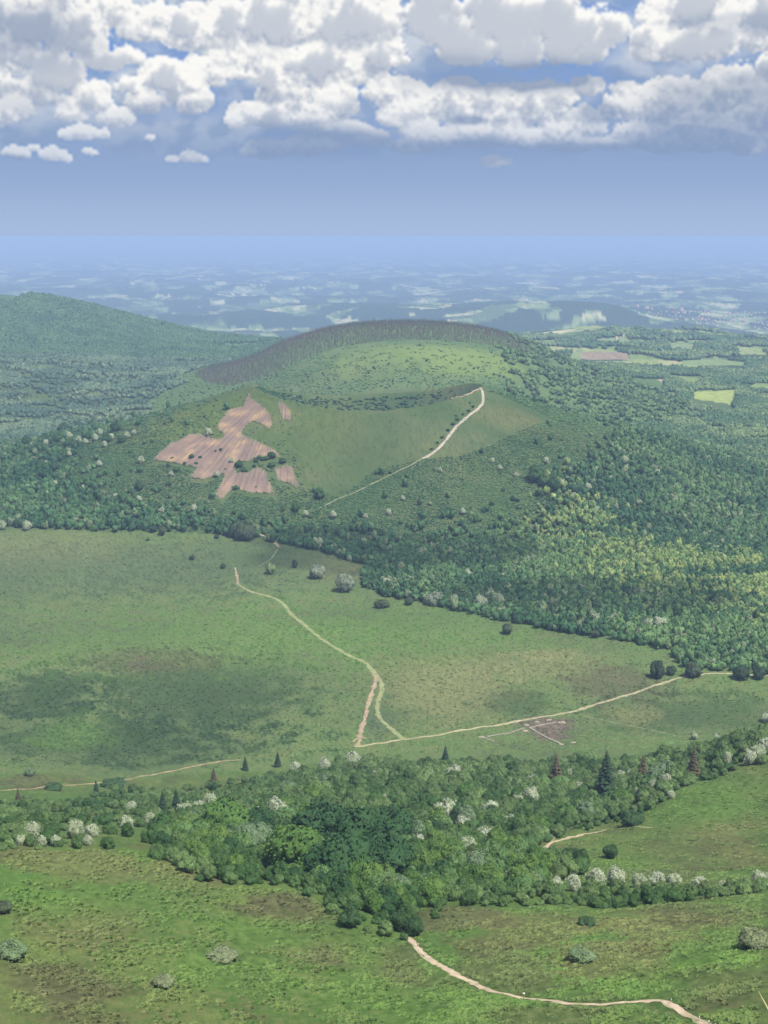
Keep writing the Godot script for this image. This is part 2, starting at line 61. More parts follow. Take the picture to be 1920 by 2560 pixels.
const CLOUDS := [430,70,80,0.4,0.8,520,60,90,0.5,0.8,610,50,95,0.35,0.8,720,70,95,0.5,0.8,800,40,90,0.3,0.8,560,140,80,0.55,0.8,660,150,80,0.4,0.8,760,150,70,0.6,0.8,480,150,70,0.6,0.8,620,210,70,0.5,0.8,720,220,70,0.6,0.8,820,120,70,0.45,0.8,840,200,65,0.5,0.8,690,20,90,0.6,0.8,590,170,45,0.2,0.8,700,130,60,0.2,0.8,545,250,50,0.4,0.8,600,255,55,0.35,0.8,680,265,60,0.4,0.8,520,265,35,0.4,0.8,960,60,90,0.18,0.72,1060,40,105,0.18,0.72,1170,50,100,0.18,0.72,1270,70,80,0.18,0.72,1000,110,70,0.18,0.72,1110,115,75,0.18,0.72,1220,115,75,0.18,0.72,930,20,80,0.18,0.72,900,230,75,0.6,0.78,980,225,80,0.5,0.78,1080,240,85,0.6,0.78,1160,230,80,0.5,0.78,900,285,55,0.4,0.78,1000,290,60,0.5,0.78,1090,290,55,0.4,0.78,1180,295,60,0.5,0.78,1240,270,65,0.6,0.78,860,250,60,0.5,0.78,1060,215,50,0.3,0.78,1010,210,40,0.3,0.78,1400,110,75,0.4,0.72,1370,90,45,0.2,0.72,1480,110,80,0.3,0.72,1560,80,100,0.6,0.72,1640,50,100,0.4,0.72,1650,160,60,0.25,0.72,1540,200,100,0.7,0.72,1430,230,90,0.7,0.72,1620,250,100,0.7,0.72,1330,230,70,0.6,0.72,1350,300,60,0.5,0.72,1450,290,80,0.6,0.72,1560,290,80,0.6,0.72,1680,290,80,0.6,0.72,1420,40,80,0.6,0.72,1720,120,110,0.6,0.72,1250,190,45,0.3,0.72,1200,215,40,0.25,0.72,1470,20,80,0.3,0.72,20,40,80,0.3,0.75,110,60,90,0.4,0.75,200,90,85,0.3,0.75,60,130,80,0.5,0.75,150,170,75,0.3,0.75,250,140,45,0.15,0.75,300,130,40,0.2,0.75,300,190,40,0.2,0.75,20,190,60,0.4,0.75,110,210,60,0.5,0.75,220,220,60,0.4,0.75,370,170,60,0.3,0.75,410,180,60,0.4,0.75,150,20,90,0.5,0.75,240,30,90,0.6,0.75,330,60,70,0.6,0.75,-60,100,110,0.5,0.75,370,40,50,0.4,0.75,-80,200,90,0.5,0.75,60,240,55,0.5,0.75,0,150,25,0.1,0.75,420,220,60,0.5,0.75,330,225,50,0.5,0.75,270,260,45,0.4,0.75,20,260,50,0.3,0.75,180,250,40,0.5,0.75,200,292,36,0.3,0.62,170,296,26,0.3,0.62,240,294,26,0.3,0.62,135,338,34,0.3,0.62,165,348,22,0.3,0.62,60,338,34,0.3,0.62,425,342,30,0.3,0.62,385,346,18,0.3,0.62,450,346,18,0.3,0.62,1055,350,30,0.3,0.62,1085,350,18,0.3,0.62,340,300,18,0.3,0.62,215,332,20,0.3,0.62,95,325,18,0.3,0.62,585,323,72,0.54,0.45,678,316,78,0.67,0.45,748,286,68,0.58,0.45,794,298,68,0.66,0.45,885,316,63,0.69,0.45,929,300,78,0.55,0.45,1023,310,38,0.70,0.45,1064,296,75,0.51,0.45,1131,303,68,0.68,0.45,1224,313,63,0.72,0.45,1306,314,46,0.76,0.45,1346,288,46,0.65,0.45,1426,313,78,0.76,0.45,1506,318,62,0.67,0.45,1584,323,64,0.68,0.45,1641,287,55,0.80,0.45]
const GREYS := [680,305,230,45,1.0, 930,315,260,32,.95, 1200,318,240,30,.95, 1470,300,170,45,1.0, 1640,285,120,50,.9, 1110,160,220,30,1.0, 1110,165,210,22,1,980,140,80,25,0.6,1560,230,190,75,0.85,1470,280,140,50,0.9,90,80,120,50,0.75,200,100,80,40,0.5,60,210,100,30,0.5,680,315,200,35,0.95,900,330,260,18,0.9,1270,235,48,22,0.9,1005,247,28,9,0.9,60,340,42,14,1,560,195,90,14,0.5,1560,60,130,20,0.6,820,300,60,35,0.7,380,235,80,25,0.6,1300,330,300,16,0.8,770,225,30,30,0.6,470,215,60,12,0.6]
const QUALITY := 1.0          # density of the ground mesh
var rng := RandomNumberGenerator.new()
var n_wide := FastNoiseLite.new()
var n_mid := FastNoiseLite.new()
var n_fine := FastNoiseLite.new()
var n_cell := FastNoiseLite.new()
var n_wood := FastNoiseLite.new()
var taken := {}

func _ready() -> void:
	rng.seed = 7
	set_view()
	set_noise()
	build_ground()
	print("ground ", Time.get_ticks_msec())
	build_scars()
	build_paths()
	build_prototypes()
	print("prototypes ", Time.get_ticks_msec())
	build_plants()
	print("plants ", Time.get_ticks_msec())
	build_ruin()
	build_people()
	build_far_things()
	build_shade_clouds()
	print("done ", Time.get_ticks_msec())

# ------------------------------------------------------------------ camera, sky, sun, air
func set_view() -> void:
	var cam := Camera3D.new()
	cam.name = "camera"
	cam.fov = 2.0 * rad_to_deg(atan(1106.0 / 2970.0))
	cam.near = 0.2
	cam.far = 400000.0
	add_child(cam)
	cam.position = Vector3(0, EYE, 0)
	cam.rotation_degrees = Vector3(-11.35, 0, 0)
	var env := Environment.new()
	env.background_mode = Environment.BG_SKY
	env.tonemap_mode = Environment.TONE_MAPPER_LINEAR
	env.tonemap_exposure = 1.8
	env.sdfgi_enabled = true
	env.ssao_enabled = true
	env.ssil_enabled = true
	env.fog_enabled = true
	env.fog_density = 0.000068
	env.fog_light_color = Color(0.655, 0.775, 0.95)
	var sky := Sky.new()
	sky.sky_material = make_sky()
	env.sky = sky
	var we := WorldEnvironment.new()
	we.name = "world_environment"
	we.environment = env
	add_child(we)
	var sun := DirectionalLight3D.new()
	sun.name = "sun"
	sun.light_energy = 1.42
	sun.light_angular_distance = 1.0
	sun.light_color = Color(1.0, 0.965, 0.92)
	sun.shadow_enabled = true
	add_child(sun)
	sun.look_at_from_position(Vector3(0.42, 1.0, 0.38), Vector3.ZERO)

const SKY_W := 4096
const SKY_H := 2048

func make_sky() -> Material:
	# air and cumulus, worked out as a thin block of cloud that is lit from above and behind the viewer and looked through;
	# the block spans 36 degrees and goes on all round the horizon, mirrored, so that every side has the same weather
	var per := SKY_W / 360.0
	var nx := int(36.0 * per) + 2
	var up_deg := 15.0
	var ny := int((up_deg + 0.6) * per)
	var nz := 26
	var puffs := CLOUDS.duplicate()
	var r := RandomNumberGenerator.new()
	r.seed = 21
	for k in 46:          # the clouds go on above the part in view
		puffs.append_array([r.randf_range(-150, 1800), r.randf_range(-400, -40), r.randf_range(50, 120), r.randf_range(0.2, 0.8), r.randf_range(0.5, 0.75)])
	var field := PackedFloat32Array()
	field.resize(nx * ny * nz)
	for k in range(0, puffs.size(), 5):
		var az: float = rad_to_deg(atan((puffs[k] - 829.5) / 2970.0))
		var el: float = -11.35 + rad_to_deg(atan((1106.0 - puffs[k + 1]) / 2970.0))
		var cx := (az + 18.0) * per
		var cy := (up_deg - el) * per
		var rad: float = puffs[k + 2] * 0.0189 * per
		var cz: float = puffs[k + 3] * nz
		var flat: float = puffs[k + 4]
		for y in range(maxi(0, int(cy - rad)), mini(ny - 1, int(cy + rad)) + 1):
			for x in range(maxi(0, int(cx - rad)), mini(nx - 1, int(cx + rad)) + 1):
				for z in range(maxi(0, int(cz - rad)), mini(nz - 1, int(cz + rad)) + 1):
					var dy := (y - cy) / flat
					if y > cy:
						dy *= 1.5       # flat undersides
					var q := ((x - cx) * (x - cx) + dy * dy + (z - cz) * (z - cz)) / (rad * rad)
					if q < 1.0:
						field[(z * ny + y) * nx + x] += (1.0 - q) * (1.0 - q) * 2.1
	var bubble := FastNoiseLite.new()
	bubble.seed = 5
	bubble.noise_type = FastNoiseLite.TYPE_CELLULAR
	bubble.cellular_distance_function = FastNoiseLite.DISTANCE_EUCLIDEAN
	bubble.cellular_return_type = FastNoiseLite.RETURN_DISTANCE
	bubble.frequency = 0.085
	bubble.fractal_type = FastNoiseLite.FRACTAL_NONE
	var broad := FastNoiseLite.new()
	broad.seed = 6
	broad.frequency = 0.03
	broad.fractal_octaves = 3
	for z in nz:
		for y in ny:
			for x in nx:
				var k := (z * ny + y) * nx + x
				var s := field[k]
				if s > 0.02:
					var b := -(bubble.get_noise_3d(x * 0.8, y * 0.9, z * 0.8) + 0.48) * 1.7 - (bubble.get_noise_3d(x * 1.9, y * 2.0, z * 1.9) + 0.48) * 1.1 - (bubble.get_noise_3d(x * 4.1, y * 4.1, z * 4.1) + 0.48) * 0.85
					var e := minf(s, 1.1) + b + broad.get_noise_3d(x, y, z) * 0.6 - 0.30
					field[k] = clampf(e * 3.4, 0.0, 1.0)
	# sunlight left at every point: each point looks a step toward the sun
	var lit := PackedFloat32Array()
	lit.resize(nx * ny * nz)
	for y in ny:
		for z in nz:
			for x in nx:
				var k := (z * ny + y) * nx + x
				var t := 1.0
				if y > 0:
					var z1 := maxi(z - 1, 0)
					var z2 := maxi(z - 2, 0)
					var xx := mini(x + (y & 1), nx - 1)
					var q1 := (z1 * ny + y - 1) * nx + xx
					var q2 := (z2 * ny + y - 1) * nx + x
					t = 0.6 * lit[q1] * exp(-field[q1] * 0.46) + 0.4 * lit[q2] * exp(-field[q2] * 0.55)
					t = lerpf(t, 1.0, 0.15)
				lit[k] = t
	var img := Image.create(SKY_W, SKY_H, false, Image.FORMAT_RGB8)
	var haze := Color(0.385, 0.505, 0.735)
	img.fill(haze.linear_to_srgb())
	# high sky: the same broken cloud, coarse
	var high := Image.create(512, 256, false, Image.FORMAT_RGB8)
	for y in 128:
		var el := 90.0 - (y + 0.5) / 256.0 * 180.0
		for x in 512:
			var a := TAU * x / 512.0
			var c := cos(deg_to_rad(el))
			var p := Vector3(sin(a) * c, sin(deg_to_rad(el)), cos(a) * c)
			var m := broad.get_noise_3dv(p * 95.0) + 0.12
			var col := Color(0.13, 0.27, 0.60).lerp(Color(0.66, 0.69, 0.74), clampf(m * 3.0 + 0.55, 0, 1))
			high.set_pixel(x, y, col.linear_to_srgb())
	high.resize(SKY_W, SKY_H, Image.INTERPOLATE_CUBIC)
	var first := int((90.0 - up_deg) / 180.0 * SKY_H)
	img.blit_rect(high, Rect2i(0, 0, SKY_W, first), Vector2i.ZERO)
	var tile := Image.create(nx, ny, false, Image.FORMAT_RGB8)
	var shown := PackedColorArray()
	shown.resize(nx * ny)
	for y in ny:
		var el := up_deg - (y + 0.5) / per
		var air := haze.lerp(Color(0.29, 0.405, 0.635), smooth(0.0, 3.0, el)).lerp(Color(0.17, 0.32, 0.66), smooth(4.0, 9.0, el))
		var low := smooth(5.9, 3.3, el)
		for x in nx:
			var thick := 0.0      # shade painted by hand onto the undersides of the clouds
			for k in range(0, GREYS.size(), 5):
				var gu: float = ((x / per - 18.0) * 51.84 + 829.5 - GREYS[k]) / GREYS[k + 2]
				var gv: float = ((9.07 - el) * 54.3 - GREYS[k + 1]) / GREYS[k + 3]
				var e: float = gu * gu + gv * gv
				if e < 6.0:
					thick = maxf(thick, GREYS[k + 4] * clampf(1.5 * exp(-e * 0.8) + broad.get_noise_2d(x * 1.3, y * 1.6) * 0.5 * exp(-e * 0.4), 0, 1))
			var t := 1.0
			var sum := Color(0, 0, 0)
			for z in nz:
				var k := (z * ny + y) * nx + x
				var den := field[k]
				if den > 0.0:
					var a := 1.0 - exp(-den * 1.3)
					var l := lit[k]
					if y > 1 and y < ny - 2 and x > 1 and x < nx - 2 and z > 0 and z < nz - 1:
						var g := Vector3(field[k - 2] - field[k + 2] + field[k - 1] - field[k + 1], field[k + nx] - field[k - nx] + field[k + 2 * nx] - field[k - 2 * nx], field[k + nx * ny] - field[k - nx * ny]) * 0.8
						var facing := g.dot(Vector3(0.25, 0.75, 0.45)) / (g.length() + 0.35)
						l = clampf(l * (0.84 + 0.62 * facing), 0, 1)
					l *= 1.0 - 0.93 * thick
					var shade := Color(0.215, 0.30, 0.465).lerp(Color(0.97, 0.96, 0.93), clampf(pow(l, 0.72) * 1.12, 0, 1))
					sum += shade * (a * t)
					t *= 1.0 - a
					if t < 0.01:
						break
			var veil := clampf(broad.get_noise_2d(x * 0.55 + 900.0, y * 1.1) * 1.5 + 0.85, 0, 0.97) * smooth(2.65, 3.5, el)
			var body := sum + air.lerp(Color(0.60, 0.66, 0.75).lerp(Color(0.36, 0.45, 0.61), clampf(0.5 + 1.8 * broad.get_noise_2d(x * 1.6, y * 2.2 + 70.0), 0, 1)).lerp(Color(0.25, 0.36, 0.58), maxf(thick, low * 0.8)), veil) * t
			if low > 0.0:
				body = body.lerp(Color(0.25, 0.37, 0.61), low * 0.45 * (1.0 - t))
			body.a = 1.0
			shown[y * nx + x] = body
	# crisp edges: what differs from its surroundings is brought out
	for y in ny:
		for x in nx:
			var c := shown[y * nx + x]
			var round_about := (shown[y * nx + maxi(x - 1, 0)] + shown[y * nx + mini(x + 1, nx - 1)] + shown[maxi(y - 1, 0) * nx + x] + shown[mini(y + 1, ny - 1) * nx + x]) * 0.25
			c = (c + (c - round_about) * 1.1).clamp(Color(0.05, 0.1, 0.2), Color(1, 1, 1))
			c.a = 1.0
			tile.set_pixel(x, y, c.linear_to_srgb())
	var back: Image = tile.duplicate()
	back.flip_x()
	var half := int(18.0 * per)
	for k in 11:
		var at := int(round((k * 36.0 - 18.0) * per))
		img.blit_rect(tile if k % 2 == 0 else back, Rect2i(0, 0, nx, ny), Vector2i(at, first))
	var m := PanoramaSkyMaterial.new()
	m.panorama = ImageTexture.create_from_image(img)
	m.energy_multiplier = 0.556
	return m

func build_shade_clouds() -> void:
	# unseen clouds added to throw shade on the woods at the cone's foot
	var toward := Vector3(0.42, 1.0, 0.38)
	var mat := StandardMaterial3D.new()
	mat.resource_name = "added_cloud_vapour"
	mat.albedo_color = Color(0.95, 0.95, 0.95, 0.26)
	mat.transparency = BaseMaterial3D.TRANSPARENCY_ALPHA
	mat.roughness = 1.0
	var shades := [[50.0, 1800.0, 230.0, 120.0, "small unseen cumulus added to shade the shrubs of the cone"], [300.0, 1560.0, 200.0, 80.0, "flat unseen cumulus added to shade the woods below the cone"]]
	for k in shades.size():
		var e: Array = shades[k]
		var o := MeshInstance3D.new()
		o.mesh = crown_mesh(900 + k, 1.0, 16, 1.0, 0, 0.1, 26, 0.3)
		o.material_override = mat
		put(o, "cloud", e[4], "cloud")
		var lift := 1500.0
		o.position = Vector3(e[0], 0, -e[1]) + toward * lift
		o.scale = Vector3(e[2], 120.0, e[3])

# ------------------------------------------------------------------ helpers
func set_noise() -> void:
	for a in [[n_wide, 11, 0.004, 3], [n_mid, 12, 0.03, 3], [n_fine, 13, 0.22, 2], [n_wood, 15, 0.0011, 4]]:
		a[0].seed = a[1]
		a[0].noise_type = FastNoiseLite.TYPE_SIMPLEX_SMOOTH
		a[0].frequency = a[2]
		a[0].fractal_octaves = a[3]
	n_cell.seed = 14
	n_cell.noise_type = FastNoiseLite.TYPE_CELLULAR
	n_cell.cellular_return_type = FastNoiseLite.RETURN_CELL_VALUE
	n_cell.cellular_jitter = 0.8
	n_cell.frequency = 0.0032

func numbered(called: String) -> String:
	var k: int = taken.get(called, 0)
	taken[called] = k + 1
	return called if k == 0 else "%s_%03d" % [called, k]

func put(node: Node3D, called: String, label: String, category: String, group := "", kind := "") -> Node3D:
	node.name = numbered(called)
	add_child(node, true)
	node.set_meta("label", label)
	node.set_meta("category", category)
	if group != "":
		node.set_meta("group", group)
	if kind != "":
		node.set_meta("kind", kind)
	return node

func part(parent: Node3D, called: String, mesh: Mesh, mat: Material) -> MeshInstance3D:
	var o := MeshInstance3D.new()
	o.name = called
	o.mesh = mesh
	o.material_override = mat
	parent.add_child(o, true)
	return o

func flat_mesh(v: PackedVector3Array, n: PackedVector3Array, c: PackedColorArray, i: PackedInt32Array) -> ArrayMesh:
	var a := []
	a.resize(Mesh.ARRAY_MAX)
	a[Mesh.ARRAY_VERTEX] = v
	a[Mesh.ARRAY_NORMAL] = n
	if c.size():
		a[Mesh.ARRAY_COLOR] = c
	a[Mesh.ARRAY_INDEX] = i
	var m := ArrayMesh.new()
	m.add_surface_from_arrays(Mesh.PRIMITIVE_TRIANGLES, a)
	return m

func tinted(c: Color, rough := 0.9) -> StandardMaterial3D:
	var m := StandardMaterial3D.new()
	m.albedo_color = c.linear_to_srgb()
	m.vertex_color_use_as_albedo = true
	m.roughness = rough
	m.metallic_specular = 0.2
	return m

func smooth(a: float, b: float, x: float) -> float:
	var t := clampf((x - a) / (b - a), 0.0, 1.0)
	return t * t * (3.0 - 2.0 * t)

# ------------------------------------------------------------------ shape of the land
func near_height(az: float, ld: float) -> float:
	var p := Vector2(az * 2.2, ld)
	var h := RBF_T[0] + RBF_T[1] * p.x + RBF_T[2] * p.y
	for k in range(0, RBF.size(), 3):
		var a := p.x - RBF[k]
		var b := p.y - RBF[k + 1]
		h += RBF[k + 2] * sqrt(a * a + b * b + 0.0025)
	return h

func bell(x: float, f: float, c: Vector2, a: float, sx: float, sf: float) -> float:
	var p := (x - c.x) / sx
	var q := (f - c.y) / sf
	return a * exp(-(p * p + q * q) * 0.5)

func cone_height(x: float, f: float) -> float:
	var dx := x - C1.x
	var df := f - C1.y
	var r := sqrt(dx * dx + df * df)
	if r > 900.0:
		return 0.0
	var ca := -df / maxf(r, 0.001)
	var sa := dx / maxf(r, 0.001)
	var rim := 153.0 + 11.5 * ca - 16.0 * (2.0 * ca * ca - 1.0) + 6.0 * maxf(sa, 0) * maxf(-ca, 0) - 10.0 * maxf(-sa, 0) * maxf(-ca, 0)
	if r < 205.0:
		return rim - 95.0 * (1.0 - pow(r / 205.0, 2.2))
	var wide := ca * ca * (370.0 if ca > 0.0 else 450.0) + sa * sa * (610.0 if sa > 0.0 else 690.0)
	return rim * pow(1.0 - clampf((r - 205.0) / wide, 0, 1), 1.25)

func dome(x: float, f: float, c: Vector2, y: float, rx: float, rf: float) -> float:
	var p := (x - c.x) / rx
	var q := (f - c.y) / rf
	var t := sqrt(p * p + q * q)
	if t > 4.0:
		return 0.0
	var a := 1.0 - pow(t, 2.6)
	var b := 0.27 * exp(-(maxf(t, 0.8) - 1.0) * 2.6)
	var h := clampf(0.5 + 0.5 * (a - b) / 0.08, 0, 1)
	return y * (b * (1.0 - h) + a * h + 0.08 * h * (1.0 - h))

func far_height(x: float, f: float, d: float) -> float:
	var h := -300.0 * smooth(4800, 10000, d)
	if d > 1200.0 and d < 3600.0:
		h += cone_height(x, f)
	if d > 2500.0:
		h += maxf(dome(x, f, C2, 183, 560, 560), dome(x, f, C3, 167, 480, 460)) * smooth(2500, 2900, d)
	if d > 2600.0:
		h += bell(x, f, HF, 195, 480, 800) + bell(x, f, HF + Vector2(-900, 200), 120, 600, 900) + bell(x, f, HR, 110, 520, 600)
		h += bell(x, f, HD, 150, 900, 800) + bell(x, f, HD2, 120, 700, 700) + bell(x, f, HL2, 60, 260, 420)
	else:
		h += bell(x, f, S1, 15, 330, 170) + bell(x, f, S2, 7, 200, 150) + bell(x, f, S3, 6, 160, 120)
	return h

# the ground is a fan-shaped grid round the summit: fine in the part that is looked at, coarse behind it
var azs := PackedFloat32Array()
var lds := PackedFloat32Array()
var hgt := PackedFloat32Array()
var top := PackedFloat32Array()     # steepest sight line so far along each column
var colour := PackedColorArray()
var na := 0
var nd := 0
const AZ0 := -0.31
const AZ1 := 0.31
var az_first := 0
var az_last := 0
var az_step := 0.00105

func grid_index_d(ld: float) -> float:
	var lo := 0
	var hi := nd - 1
	while hi - lo > 1:
		var m := (lo + hi) >> 1
		if lds[m] <= ld:
			lo = m
		else:
			hi = m
	return lo + clampf((ld - lds[lo]) / (lds[hi] - lds[lo]), 0, 1)

func ground_y(x: float, f: float) -> float:
	var d := sqrt(x * x + f * f)
	var gi := clampf(az_first + (atan2(x, f) - AZ0) / az_step, az_first, az_last - 0.001)
	var gd := clampf(grid_index_d(log(d)), 0, nd - 1.001)
	var i := int(gi)
	var j := int(gd)
	var a := gi - i
	var b := gd - j
	var k := j * na + i
	return lerpf(lerpf(hgt[k], hgt[k + 1], a), lerpf(hgt[k + na], hgt[k + na + 1], a), b)

func ground_colour(x: float, f: float) -> Color:
	var i := int(clampf(az_first + (atan2(x, f) - AZ0) / az_step + 0.5, az_first, az_last))
	return colour[int(grid_index_d(0.5 * log(x * x + f * f)) + 0.5) * na + i]

func is_seen(x: float, f: float, lift: float) -> bool:
	var d := sqrt(x * x + f * f)
	var az := atan2(x, f)
	if absf(az) > 0.295:
		return false
	var i := int(clampf(az_first + (az - AZ0) / az_step, az_first, az_last - 1.0))
	var j := int(clampf(grid_index_d(log(d)), 0, nd - 2.0))
	return (hgt[j * na + i] + lift - EYE) / d > top[j * na + i]

func inside(p: Vector2, poly: PackedVector2Array) -> bool:
	return Geometry2D.is_point_in_polygon(p, poly)

func in_scar(p: Vector2) -> bool:
	return inside(p, SCAR_A) or inside(p, SCAR_B) or inside(p, SCAR_C)

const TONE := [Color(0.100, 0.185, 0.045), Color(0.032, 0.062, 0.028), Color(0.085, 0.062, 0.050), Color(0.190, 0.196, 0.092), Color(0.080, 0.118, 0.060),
	Color(0.138, 0.142, 0.060), Color(0.094, 0.094, 0.048), Color(0.088, 0.172, 0.038), Color(0.175, 0.245, 0.068), Color(0.11, 0.15, 0.035), Color(0.135, 0.108, 0.090)]  # the brightest yellow green paints a sunlit patch on the rear hill

func soil_colour(x: float, f: float, d: float, region: int, w: float, m: float, g: float) -> Color:
	var c: Color
	if d < 1120.0 and region == 0:
		# heath: short grass, bilberry and heather
		var t := m * 0.9 + g * 0.6
		c = Color(0.072, 0.138, 0.036).lerp(Color(0.116, 0.156, 0.050), clampf(0.38 + t * 1.1 + w * 0.5, 0, 1))
		c = c.lerp(Color(0.100, 0.092, 0.048), clampf(-0.18 + w * 0.8 - m * 1.1 + g * 0.5, 0, 0.6))
		c = c.lerp(Color(0.070, 0.155, 0.034), clampf(-0.12 - w * 0.8 + m * 0.9, 0, 0.8))
	elif region == 1 or region == 0:
		# meadow
		c = Color(0.106, 0.172, 0.058).lerp(Color(0.142, 0.184, 0.072), clampf(0.5 + m * 1.3 + w * 0.5, 0, 1))
		c = c.lerp(Color(0.052, 0.096, 0.042), clampf(0.04 + w * 0.8 + g * 1.2 + m * 0.6, 0, 0.8))
	elif region == 2:
		c = Color(0.072, 0.124, 0.046).lerp(Color(0.108, 0.136, 0.058), clampf(0.4 + w * 1.2 + m * 1.0, 0, 1))
		c = c.lerp(Color(0.040, 0.080, 0.030), clampf(0.05 + g * 0.9 - w, 0, 0.65))
	elif region == 3:
		c = Color(0.085, 0.150, 0.055).lerp(Color(0.125, 0.185, 0.070), clampf(0.4 + w * 1.3 + m * 0.9, 0, 1))
	elif region == 4:
		c = Color(0.062, 0.130, 0.060).lerp(Color(0.095, 0.170, 0.075), clampf(0.5 + w * 1.2 + m * 0.8, 0, 1))
	else:
		c = plain_colour(x, f, d, w)
	return c

func wood_cover(x: float, f: float, d: float) -> float:
	# woods of the lower country: above 0 is wood
	var k := n_wood.get_noise_2d(x * 1.2, f * 0.7) + 0.10
	if d < 7000.0:
		k += 0.55 * (1.0 - smooth(4600, 7000, d))
	return k

func strip_field(x: float, f: float, d: float) -> float:
	# strips of pasture and plough among the woods beyond the rear hill; below 0 where there is none
	if x < 60.0 or d < 3050.0 or d > 7500.0 or Vector2(x, f).distance_to(C2) < 800.0 or Vector2(x, f).distance_to(C3) < 760.0:
		return -1.0
	if n_wide.get_noise_2d(x * 0.22 + 40.0, f * 0.30) < 0.02:
		return -1.0
	var cell := n_cell.get_noise_2d(x * 1.25, f * 1.0 + 400.0) * 0.5 + 0.5
	return cell if cell > 0.45 else -1.0

func plain_colour(x: float, f: float, d: float, w: float) -> Color:
	var strip := strip_field(x, f, d)
	if strip > 0.0:
		return Color(0.17, 0.25, 0.09) if strip < 0.62 else Color(0.24, 0.31, 0.11) if strip < 0.78 else Color(0.34, 0.34, 0.18) if strip < 0.9 else Color(0.40, 0.33, 0.24)
	if d < 4300.0:
		return Color(0.075, 0.125, 0.052).lerp(Color(0.12, 0.165, 0.07), clampf(0.4 + w * 1.4, 0, 1))
	var cell := n_cell.get_noise_2d(x * 1.1, f * 0.85) * 0.5 + 0.5
	if wood_cover(x, f, d) > 0.02 + (cell - 0.5) * 0.45:
		return Color(0.032, 0.062, 0.034).lerp(Color(0.046, 0.080, 0.040), cell)
	if cell < 0.25:
		return Color(0.05, 0.085, 0.035)
	if cell < 0.55:
		return Color(0.10, 0.16, 0.065)
	if cell < 0.70:
		return Color(0.22, 0.30, 0.13)
	if cell < 0.86:
		return Color(0.44, 0.45, 0.26)
	return Color(0.60, 0.53, 0.37)

